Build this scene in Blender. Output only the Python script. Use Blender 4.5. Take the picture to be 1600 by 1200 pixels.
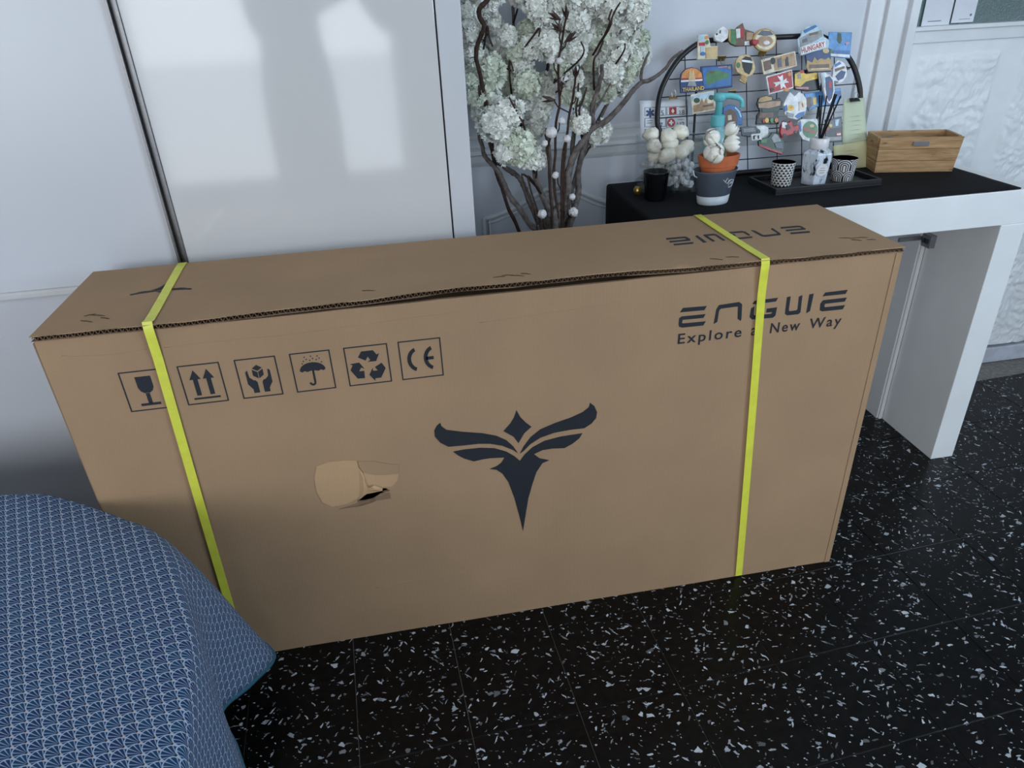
import bpy, bmesh, math, random
from mathutils import Vector, Matrix, noise

# ------------------------------------------------------------------ scene, camera, light
for o in list(bpy.data.objects):
    bpy.data.objects.remove(o, do_unlink=True)
scene = bpy.context.scene
COL = scene.collection
PI = math.pi

# camera: photographed box is 1.40 m long, its front lower left corner is the origin
yaw, pitch, roll = 0.1498, 0.5123, -0.0467
fw = Vector((math.sin(yaw) * math.cos(pitch), math.cos(yaw) * math.cos(pitch), -math.sin(pitch)))
rt = Vector((math.cos(yaw), -math.sin(yaw), 0))
up = rt.cross(fw)
r2 = rt * math.cos(roll) + up * math.sin(roll)
u2 = -rt * math.sin(roll) + up * math.cos(roll)
cam_data = bpy.data.cameras.new('camera')
cam_data.sensor_fit = 'HORIZONTAL'
cam_data.sensor_width = 36.0
cam_data.lens = 36.0 * 1111.15 / 1600.0
cam_data.clip_start = 0.02
cam = bpy.data.objects.new('camera', cam_data)
cam.matrix_world = Matrix(((r2.x, u2.x, -fw.x, 0.5496), (r2.y, u2.y, -fw.y, -1.0531), (r2.z, u2.z, -fw.z, 1.1456), (0, 0, 0, 1)))
COL.objects.link(cam)
scene.camera = cam

vs = scene.view_settings
vs.view_transform = 'Standard'
vs.look = 'None'
vs.gamma = 1.0
vs.use_curve_mapping = False
vs.exposure = 0.0

world = bpy.data.worlds.new('daylight')
scene.world = world
world.use_nodes = True
bgn = world.node_tree.nodes['Background']
bgn.inputs[0].default_value = (0.62, 0.78, 1.0, 1)
bgn.inputs[1].default_value = 1.0

def window_light(name, x0, x1, z0, z1, y, power, color):
    ld = bpy.data.lights.new(name, 'AREA')
    ld.shape = 'RECTANGLE'
    ld.size = x1 - x0
    ld.size_y = z1 - z0
    ld.energy = power
    ld.color = color
    lo = bpy.data.objects.new(name, ld)
    lo.location = ((x0 + x1) / 2, y, (z0 + z1) / 2)
    lo.rotation_euler = (PI / 2, 0, 0)      # shines towards +y, into the room
    COL.objects.link(lo)
    return lo
# daylight through the three windows in the wall behind the photographer
WIN_A = (-0.90, 0.68, 0.06, 2.15)
WIN_C = (-2.20, -1.10, 0.45, 1.95)
WIN_B = (-2.70, -1.10, 0.95, 2.30)      # y range: this one is in the right-hand wall
window_light('daylight_window_left_sky', WIN_A[0], WIN_A[1], 0.80, WIN_A[3], -3.24, 39, (0.92, 0.96, 1.0))
window_light('daylight_window_left_balcony', WIN_A[0], WIN_A[1], WIN_A[2], 0.80, -3.24, 11, (0.94, 0.96, 1.0))
wr_ = window_light('daylight_window_right', *WIN_B, -3.24, 88, (0.66, 0.83, 1.0))
wr_.location = (3.44, (WIN_B[0] + WIN_B[1]) / 2, (WIN_B[2] + WIN_B[3]) / 2)
wr_.rotation_euler = (PI / 2, 0, PI / 2)      # shines towards -x
window_light('daylight_window_far_left', *WIN_C, -3.24, 34, (0.90, 0.95, 1.0))

# ------------------------------------------------------------------ helpers
def lin(c):
    c = c / 255.0
    return c / 12.92 if c <= 0.04045 else ((c + 0.055) / 1.055) ** 2.4
def rgb(r, g, b):
    return (lin(r), lin(g), lin(b), 1.0)

class NT:
    """small helper that writes shader node graphs"""
    def __init__(self, name):
        self.m = bpy.data.materials.new(name)
        self.m.use_nodes = True
        self.t = self.m.node_tree
        self.b = self.t.nodes['Principled BSDF']
    def n(self, kind, **kw):
        nd = self.t.nodes.new(kind)
        for k, v in kw.items():
            setattr(nd, k, v)
        return nd
    def put(self, sock, v):
        if isinstance(v, bpy.types.NodeSocket):
            self.t.links.new(v, sock)
        elif v is not None:
            sock.default_value = v
    def m_(self, op, a, b=None, c=None):
        nd = self.n('ShaderNodeMath', operation=op)
        for i, v in enumerate((a, b, c)):
            if v is not None:
                self.put(nd.inputs[i], v)
        return nd.outputs[0]
    def mix(self, f, a, b, blend='MIX'):
        nd = self.n('ShaderNodeMix', data_type='RGBA', blend_type=blend)
        self.put(nd.inputs[0], f); self.put(nd.inputs[6], a); self.put(nd.inputs[7], b)
        return nd.outputs[2]
    def mixf(self, f, a, b):
        nd = self.n('ShaderNodeMix', data_type='FLOAT')
        self.put(nd.inputs[0], f); self.put(nd.inputs[2], a); self.put(nd.inputs[3], b)
        return nd.outputs[0]
    def obj(self):
        return self.n('ShaderNodeTexCoord').outputs['Object']
    def uv(self):
        return self.n('ShaderNodeTexCoord').outputs['UV']
    def scale(self, vec, s):
        nd = self.n('ShaderNodeMapping')
        self.put(nd.inputs['Vector'], vec); nd.inputs['Scale'].default_value = s
        return nd.outputs[0]
    def noise(self, vec, scale, detail=3, rough=0.55):
        nd = self.n('ShaderNodeTexNoise')
        self.put(nd.inputs['Vector'], vec)
        nd.inputs['Scale'].default_value = scale; nd.inputs['Detail'].default_value = detail
        nd.inputs['Roughness'].default_value = rough
        return nd.outputs['Fac']
    def ramp(self, f, lo, hi):
        nd = self.n('ShaderNodeMapRange')
        self.put(nd.inputs[0], f); nd.inputs[1].default_value = lo; nd.inputs[2].default_value = hi
        return nd.outputs[0]
    def bump(self, h, strength, dist=0.002):
        nd = self.n('ShaderNodeBump')
        nd.inputs['Strength'].default_value = strength; nd.inputs['Distance'].default_value = dist
        self.put(nd.inputs['Height'], h)
        self.put(self.b.inputs['Normal'], nd.outputs[0])
    def set(self, color=None, rough=None, metal=None, spec=None, coat=None):
        if color is not None: self.put(self.b.inputs['Base Color'], color)
        if rough is not None: self.put(self.b.inputs['Roughness'], rough)
        if metal is not None: self.put(self.b.inputs['Metallic'], metal)
        if spec is not None: self.put(self.b.inputs['Specular IOR Level'], spec)
        if coat is not None: self.put(self.b.inputs['Coat Weight'], coat)

def simple(name, c, rough=0.5, metal=0.0, var=0.08, vscale=40, bump=0.0, bscale=300, spec=0.5):
    """plain procedural material: colour broken up by noise, optional fine relief"""
    g = NT(name)
    base = rgb(*c)
    co = g.obj()
    f = g.ramp(g.noise(co, vscale), 0.3, 0.7)
    dark = tuple(v * (1 - var) for v in base[:3]) + (1,)
    lite = tuple(min(1, v * (1 + var)) for v in base[:3]) + (1,)
    g.set(color=g.mix(f, dark, lite), rough=rough, metal=metal, spec=spec)
    if bump:
        g.bump(g.noise(co, bscale, 4), bump)
    return g.m

M = {}
# ------------------------------------------------------------------ materials
def make_cardboard(name, c, streak=1.0):
    g = NT(name)
    co = g.obj()
    n1 = g.ramp(g.noise(co, 5, 4), 0.3, 0.7)
    n2 = g.noise(g.scale(co, (900, 900, 60)), 1.0, 2)
    n3 = g.ramp(g.noise(g.scale(co, (14, 14, 90)), 1.0, 4, 0.7), 0.62, 0.82)
    a = rgb(*c)
    b = tuple(v * 0.86 for v in a[:3]) + (1,)
    col = g.mix(n1, b, a)
    col = g.mix(g.m_('MULTIPLY', g.ramp(n2, 0.3, 0.7), 0.22), col, tuple(v * 0.72 for v in a[:3]) + (1,))
    col = g.mix(g.m_('MULTIPLY', n3, 0.25 * streak), col, tuple(min(1, v * 1.22) for v in a[:3]) + (1,))
    g.set(color=col, rough=0.82, spec=0.25)
    flute = g.n('ShaderNodeTexWave', wave_type='BANDS', bands_direction='X')
    g.put(flute.inputs['Vector'], co); flute.inputs['Scale'].default_value = 45
    h = g.m_('ADD', g.m_('MULTIPLY', flute.outputs['Fac'], 0.12), g.noise(co, 7, 3))
    g.bump(h, 0.12, 0.004)
    return g.m
M['cardboard'] = make_cardboard('cardboard', (172, 141, 110))
M['cardboard_raw'] = make_cardboard('cardboard_torn_layer', (196, 160, 122))
M['cardboard_edge'] = make_cardboard('cardboard_edge', (138, 113, 90))
M['ink'] = simple('box_print_ink', (30, 34, 42), 0.7, var=0.15, vscale=60)
M['strap'] = simple('yellow_strap_plastic', (222, 222, 78), 0.38, var=0.06, vscale=50, bump=0.15, bscale=900)
M['staple'] = simple('staple_metal', (95, 78, 64), 0.45, 0.6)
M['white_gloss'] = simple('wardrobe_white_lacquer', (206, 205, 205), 0.07, var=0.02, vscale=3, spec=0.55)
M['white_matt'] = simple('wardrobe_white_panel', (200, 202, 207), 0.28, var=0.02, vscale=3)
M['seam'] = simple('dark_seam', (40, 40, 44), 0.6)
M['alu'] = simple('brushed_aluminium_profile', (118, 118, 120), 0.35, 0.7, var=0.1, vscale=200)
M['table_white'] = simple('console_white_laminate', (238, 240, 241), 0.4, var=0.03, vscale=8)
M['steel'] = simple('dark_steel', (90, 92, 95), 0.35, 0.9)
M['wall'] = simple('painted_wall', (218, 222, 230), 0.55, var=0.03, vscale=6, bump=0.12, bscale=90)
M['wood_paint'] = simple('white_painted_wood', (230, 233, 236), 0.38, var=0.04, vscale=12, bump=0.1, bscale=60)
M['stucco'] = simple('white_stucco', (238, 241, 244), 0.6, var=0.03, vscale=20, bump=0.25, bscale=120)
M['ceiling'] = simple('ceiling_paint', (228, 226, 222), 0.8, var=0.02)
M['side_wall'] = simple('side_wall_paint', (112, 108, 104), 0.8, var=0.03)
M['cloth_black'] = simple('black_woven_runner', (20, 20, 23), 0.85, var=0.35, vscale=700, bump=0.4, bscale=1200, spec=0.2)
M['black_metal'] = simple('black_powder_coat', (17, 17, 19), 0.45, var=0.2)
M['black_wood'] = simple('black_stained_wood', (24, 23, 26), 0.5, var=0.3, vscale=60)
M['black_glass'] = simple('black_candle_glass', (15, 16, 19), 0.18, var=0.2)
M['zinc'] = simple('grey_painted_zinc', (78, 86, 98), 0.5, var=0.1, vscale=30)
M['zinc_pale'] = simple('pale_zinc_band', (190, 196, 202), 0.45, var=0.06)
M['terracotta'] = simple('terracotta', (190, 102, 62), 0.75, var=0.12, vscale=40, bump=0.15)
M['soil'] = simple('dark_soil', (50, 40, 32), 0.95, var=0.4, vscale=150, bump=0.6)
M['tulip'] = simple('white_tulip_petal', (238, 236, 226), 0.55, var=0.06, vscale=60)
M['leaf'] = simple('fresh_green_leaf', (96, 116, 72), 0.55, var=0.25, vscale=50)
M['stem_green'] = simple('pale_green_stem', (120, 130, 86), 0.6, var=0.2)
M['bark'] = simple('grey_brown_bark', (104, 97, 94), 0.9, var=0.45, vscale=90, bump=0.9, bscale=180, spec=0.15)
M['bark_dark'] = simple('dark_brown_twig', (66, 52, 46), 0.9, var=0.35, vscale=120, bump=0.5, spec=0.15)
M['blossom'] = simple('white_silk_blossom', (244, 246, 240), 0.75, var=0.05, vscale=30, spec=0.2)
M['blossom_green'] = simple('greenish_white_silk_blossom', (226, 232, 218), 0.75, var=0.08, vscale=30, spec=0.2)
M['cotton'] = simple('white_cotton', (240, 236, 236), 0.95, var=0.04, vscale=90, bump=0.6, bscale=250, spec=0.1)
M['calyx'] = simple('dry_brown_calyx', (72, 54, 50), 0.85, var=0.3, vscale=120)
M['pebble'] = simple('white_shell', (236, 231, 216), 0.6, var=0.12, vscale=60, bump=0.3, bscale=160)
M['gravel'] = simple('pale_grey_gravel', (206, 208, 208), 0.8, var=0.25, vscale=160, bump=0.5)
M['brass'] = simple('brass', (196, 160, 90), 0.3, 0.9)
M['turquoise'] = simple('turquoise_plastic', (112, 200, 206), 0.35, var=0.04)
M['turquoise_body'] = simple('pale_turquoise_translucent_plastic', (140, 186, 190), 0.3, var=0.05)
M['white_plastic'] = simple('white_plastic', (228, 228, 230), 0.3, var=0.02)
M['reed'] = simple('black_fibre_reed', (22, 22, 26), 0.8, var=0.2)
M['wax'] = simple('candle_wax', (220, 214, 202), 0.5, var=0.04)
M['plate'] = simple('zinc_name_plate', (150, 152, 158), 0.4, 0.7)
M['clip_gold'] = simple('gold_clip_metal', (170, 142, 92), 0.35, 0.85)
M['clip_black'] = simple('black_clip_metal', (26, 26, 28), 0.4, 0.4)
M['wire'] = simple('silver_wire', (170, 172, 176), 0.3, 0.9)
M['note_green'] = simple('pale_green_note_paper', (206, 216, 190), 0.85, var=0.03, vscale=30)
M['note_yellow'] = simple('pale_yellow_note_paper', (224, 222, 178), 0.85, var=0.03, vscale=30)
M['pencil'] = simple('pencil_writing', (150, 160, 146), 0.8)
M['paper'] = simple('white_paper', (224, 227, 234), 0.85, var=0.02)
M['grey_print'] = simple('grey_print', (120, 126, 140), 0.8)
M['hem'] = simple('teal_hem_binding', (44, 92, 112), 0.75, var=0.12, vscale=200)
M['mattress'] = simple('mattress_ticking', (200, 198, 192), 0.9, bump=0.2)
M['bed_base'] = simple('dark_bed_base', (60, 58, 58), 0.8)
M['vase_dark'] = simple('dark_ceramic_vase', (62, 60, 62), 0.35, var=0.1)
M['baseboard'] = simple('scuffed_white_baseboard', (196, 200, 212), 0.55, var=0.14, vscale=30, bump=0.2)
M['recess'] = simple('bare_plaster_behind_stucco', (96, 92, 88), 0.9)
M['bag'] = simple('crate_contents_metal', (150, 150, 150), 0.3, 0.8)
for k, c in dict(cream=(226, 216, 190), white=(226, 228, 230), black=(20, 20, 22), charcoal=(48, 46, 44), paleblue=(178, 206, 222), skyblue=(84, 150, 214),
                 blue=(52, 110, 176), navy=(38, 62, 118), orange=(222, 140, 62), red=(186, 38, 40), rust=(170, 88, 62), sand=(212, 182, 128), green=(70, 130, 78),
                 darkgreen=(46, 74, 50), brown=(112, 82, 66), tan=(178, 142, 108), gold=(186, 150, 82), yellow=(232, 190, 60), pink=(206, 128, 138),
                 grey=(146, 150, 152), slate=(92, 98, 112)).items():
    gy = sum(c) / 3.0
    M['mg_' + k] = simple('magnet_' + k, tuple(gy + (v - gy) * 0.88 for v in c), 0.35, var=0.24, vscale=95)

def make_wood():
    g = NT('oiled_crate_wood')
    co = g.obj()
    st = g.scale(co, (9, 9, 120))
    n = g.ramp(g.noise(st, 1.2, 5, 0.65), 0.3, 0.75)
    col = g.mix(n, rgb(146, 108, 70), rgb(206, 170, 124))
    k = g.ramp(g.noise(g.scale(co, (18, 18, 60)), 1.0, 2), 0.64, 0.72)
    col = g.mix(g.m_('MULTIPLY', k, 0.7), col, rgb(92, 60, 36))
    g.set(color=col, rough=0.6)
    g.bump(n, 0.2)
    return g.m
M['crate_wood'] = make_wood()

def thin_glass(name, tint, gloss=0.10, rough=0.02):
    m = bpy.data.materials.new(name); m.use_nodes = True
    t = m.node_tree; t.nodes.clear()
    out = t.nodes.new('ShaderNodeOutputMaterial'); mx = t.nodes.new('ShaderNodeMixShader')
    tr = t.nodes.new('ShaderNodeBsdfTransparent'); gl = t.nodes.new('ShaderNodeBsdfGlossy')
    fr = t.nodes.new('ShaderNodeLayerWeight'); ad = t.nodes.new('ShaderNodeMath')
    tr.inputs[0].default_value = tint; gl.inputs['Roughness'].default_value = rough
    fr.inputs[0].default_value = 0.30
    ad.operation = 'MULTIPLY_ADD'; ad.inputs[1].default_value = 0.35; ad.inputs[2].default_value = gloss * 0.5
    t.links.new(fr.outputs['Facing'], ad.inputs[0])
    t.links.new(ad.outputs[0], mx.inputs[0]); t.links.new(tr.outputs[0], mx.inputs[1]); t.links.new(gl.outputs[0], mx.inputs[2])
    t.links.new(mx.outputs[0], out.inputs[0])
    return m
M['glass'] = thin_glass('clear_vase_glass', (0.975, 0.985, 0.99, 1), 0.06)

def make_pane():
    g = NT('frosted_green_grey_window_glass')
    v = g.n('ShaderNodeTexVoronoi'); g.put(v.inputs['Vector'], g.obj()); v.inputs['Scale'].default_value = 260
    n = g.ramp(g.noise(g.obj(), 3, 3), 0.35, 0.65)
    g.set(color=g.mix(n, rgb(118, 126, 131), rgb(96, 122, 118)), rough=0.3)
    g.bump(v.outputs['Distance'], 0.7)
    return g.m
M['pane'] = make_pane()

def make_terrazzo():
    g = NT('black_terrazzo')
    pos = g.n('ShaderNodeNewGeometry').outputs['Position']
    rnd = g.n('ShaderNodeObjectInfo').outputs['Random']
    cmb = g.n('ShaderNodeCombineXYZ'); g.put(cmb.inputs[0], g.m_('MULTIPLY', rnd, 37.0)); g.put(cmb.inputs[1], g.m_('MULTIPLY', rnd, 91.0))
    ad = g.n('ShaderNodeVectorMath', operation='ADD'); g.put(ad.inputs[0], pos); g.put(ad.inputs[1], cmb.outputs[0])
    base = ad.outputs[0]
    wn = g.n('ShaderNodeTexNoise'); g.put(wn.inputs['Vector'], base); wn.inputs['Scale'].default_value = 130
    off = g.n('ShaderNodeVectorMath', operation='MULTIPLY_ADD'); g.put(off.inputs[0], wn.outputs['Color']); off.inputs[1].default_value = (0.006, 0.006, 0.0); g.put(off.inputs[2], base)
    wob = off.outputs[0]
    col = g.mix(g.ramp(g.noise(base, 60, 3), 0.35, 0.7), rgb(7, 7, 8), rgb(19, 18, 18))
    mask_all = None
    for sc, dens, e0, e1, rot, stretch in ((72, 0.019, 0.10, 0.30, 0.4, (1, 1.25, 0)), (115, 0.026, 0.07, 0.3, 1.1, (1.3, 1, 0)), (90, 0.015, 0.06, 0.2, 2.2, (1, 3.2, 0)), (84, 0.014, 0.07, 0.2, 0.9, (1, 3.6, 0)), (90, 0.014, 0.07, 0.2, 0.1, (1, 3.0, 0)), (230, 0.045, 0.1, 0.3, 0.2, (1, 1.5, 0))):
        mp = g.n('ShaderNodeMapping'); g.put(mp.inputs['Vector'], wob); mp.inputs['Rotation'].default_value = (0, 0, rot)
        mp2 = g.n('ShaderNodeMapping'); g.put(mp2.inputs['Vector'], mp.outputs[0]); mp2.inputs['Scale'].default_value = stretch
        v1 = g.n('ShaderNodeTexVoronoi', voronoi_dimensions='2D', feature='DISTANCE_TO_EDGE'); v2 = g.n('ShaderNodeTexVoronoi', voronoi_dimensions='2D', feature='F1')
        for v in (v1, v2):
            g.put(v.inputs['Vector'], mp2.outputs[0]); v.inputs['Scale'].default_value = sc
        sp = g.n('ShaderNodeSeparateColor'); g.put(sp.inputs[0], v2.outputs['Color'])
        pick = g.m_('LESS_THAN', sp.outputs[0], dens)
        thr = g.mixf(sp.outputs[1], e0, e1)
        inside = g.m_('GREATER_THAN', v1.outputs['Distance'], thr)
        mk = g.m_('MULTIPLY', pick, inside)
        chip = g.mix(g.m_('POWER', sp.outputs[2], 0.8), rgb(62, 64, 66), rgb(196, 202, 210))
        col = g.mix(mk, col, chip)
    g.set(color=col, rough=g.mixf(g.ramp(g.noise(pos, 4, 3), 0.3, 0.7), 0.24, 0.40), spec=0.20)
    return g.m
M['terrazzo'] = make_terrazzo()
M['grout'] = simple('pale_grey_grout', (124, 122, 118), 0.9, var=0.25, vscale=80)

def make_bedspread():
    g = NT('blue_fan_print_bedspread')
    sep = g.n('ShaderNodeSeparateXYZ'); g.put(sep.inputs[0], g.uv())
    w, h = 0.0195, 0.5
    U = g.m_('DIVIDE', sep.outputs[0], w); V = g.m_('DIVIDE', sep.outputs[1], w * 1.28)
    row = g.m_('FLOOR', g.m_('DIVIDE', V, h))
    cand = []
    for k in (-1, 0, 1):
        r = g.m_('ADD', row, float(k))
        par = g.m_('MULTIPLY', g.m_('FLOORED_MODULO', r, 2.0), 0.5)
        uo = g.m_('SUBTRACT', U, par)
        cell = g.m_('FLOOR', g.m_('ADD', uo, 0.5))
        dx = g.m_('SUBTRACT', uo, cell)
        dy = g.m_('SUBTRACT', V, g.m_('MULTIPLY', r, h))
        d = g.m_('SQRT', g.m_('ADD', g.m_('MULTIPLY', dx, dx), g.m_('MULTIPLY', dy, dy)))
        idn = g.m_('ADD', g.m_('MULTIPLY', r, 13.37), g.m_('MULTIPLY', cell, 7.77))
        cand.append((dx, dy, d, g.m_('LESS_THAN', d, 0.5), idn))
    a, b, c = cand
    def pick(i):
        return g.mixf(a[3], g.mixf(b[3], c[i], b[i]), a[i])
    dx, dy, d, idn = pick(0), pick(1), pick(2), pick(4)
    dya = g.m_('ADD', dy, 0.30)
    ang = g.m_('ARCTAN2', dx, dya)
    fr = g.m_('FRACT', g.m_('ADD', g.m_('MULTIPLY', ang, 9.0 / PI * 0.95), 0.5))
    rib = g.m_('LESS_THAN', g.m_('ABSOLUTE', g.m_('SUBTRACT', fr, 0.5)), 0.13)
    da = g.m_('SQRT', g.m_('ADD', g.m_('MULTIPLY', dx, dx), g.m_('MULTIPLY', dya, dya)))
    edge = g.m_('GREATER_THAN', d, 0.44)
    apex = g.m_('LESS_THAN', dya, g.m_('SUBTRACT', 0.01, g.m_('MULTIPLY', g.m_('ABSOLUTE', dx), 0.6)))
    apex2 = g.m_('LESS_THAN', da, 0.10)
    tip = g.m_('LESS_THAN', dya, -0.165)
    rn = g.n('ShaderNodeTexWhiteNoise', noise_dimensions='1D'); g.put(rn.inputs['W'], idn)
    blue = g.mix(rn.outputs['Value'], rgb(30, 52, 92), rgb(28, 66, 100))
    line = rgb(160, 176, 200)
    col = g.mix(g.m_('MULTIPLY', rib, 0.75), blue, line)
    col = g.mix(apex2, col, rgb(52, 44, 46))
    col = g.mix(apex, col, g.mix(rn.outputs['Value'], rgb(214, 176, 120), rgb(206, 180, 160)))
    col = g.mix(tip, col, line)
    col = g.mix(edge, col, line)
    g.set(color=col, rough=0.85, spec=0.2)
    g.bump(g.noise(g.uv(), 900, 2), 0.25, 0.001)
    return g.m
M['bedspread'] = make_bedspread()

def make_triangles():
    g = NT('candle_black_white_triangles')
    sep = g.n('ShaderNodeSeparateXYZ'); g.put(sep.inputs[0], g.uv())
    u = g.m_('MULTIPLY', sep.outputs[0], 16.0); v = g.m_('MULTIPLY', sep.outputs[1], 9.0)
    row = g.m_('FLOOR', v); fv = g.m_('FRACT', v)
    uu = g.m_('FRACT', g.m_('ADD', u, g.m_('MULTIPLY', g.m_('FLOORED_MODULO', row, 2.0), 0.5)))
    tri = g.m_('LESS_THAN', g.m_('MULTIPLY', g.m_('ABSOLUTE', g.m_('SUBTRACT', uu, 0.5)), 2.0), g.m_('SUBTRACT', 0.92, fv))
    g.set(color=g.mix(tri, rgb(222, 222, 220), rgb(24, 24, 28)), rough=0.4)
    return g.m
M['candle_triangles'] = make_triangles()
def make_arcs():
    g = NT('candle_black_white_arches')
    sep = g.n('ShaderNodeSeparateXYZ'); g.put(sep.inputs[0], g.uv())
    u = g.m_('MULTIPLY', sep.outputs[0], 6.0); v = g.m_('MULTIPLY', sep.outputs[1], 2.0)
    row = g.m_('FLOOR', v)
    fu = g.m_('FRACT', g.m_('ADD', u, g.m_('MULTIPLY', row, 0.5))); fv = g.m_('FRACT', v)
    dx = g.m_('SUBTRACT', fu, 0.5); dy = g.m_('MAXIMUM', g.m_('SUBTRACT', fv, 0.42), 0.0)
    d = g.m_('SQRT', g.m_('ADD', g.m_('MULTIPLY', dx, dx), g.m_('MULTIPLY', dy, dy)))
    band = g.m_('GREATER_THAN', g.m_('FRACT', g.m_('MULTIPLY', d, 6.0)), 0.5)
    g.set(color=g.mix(band, rgb(222, 222, 222), rgb(26, 26, 30)), rough=0.4)
    return g.m
M['candle_arcs'] = make_arcs()
def make_marble():
    g = NT('diffuser_marble_print')
    n = g.noise(g.scale(g.obj(), (60, 60, 28)), 1.0, 4, 0.6)
    f = g.ramp(n, 0.56, 0.62)
    f2 = g.ramp(g.noise(g.scale(g.obj(), (90, 90, 40)), 1.0, 3), 0.5, 0.7)
    col = g.mix(f2, rgb(210, 218, 228), rgb(160, 172, 190))
    g.set(color=g.mix(f, col, rgb(34, 38, 46)), rough=0.12)
    return g.m
M['marble'] = make_marble()

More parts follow.
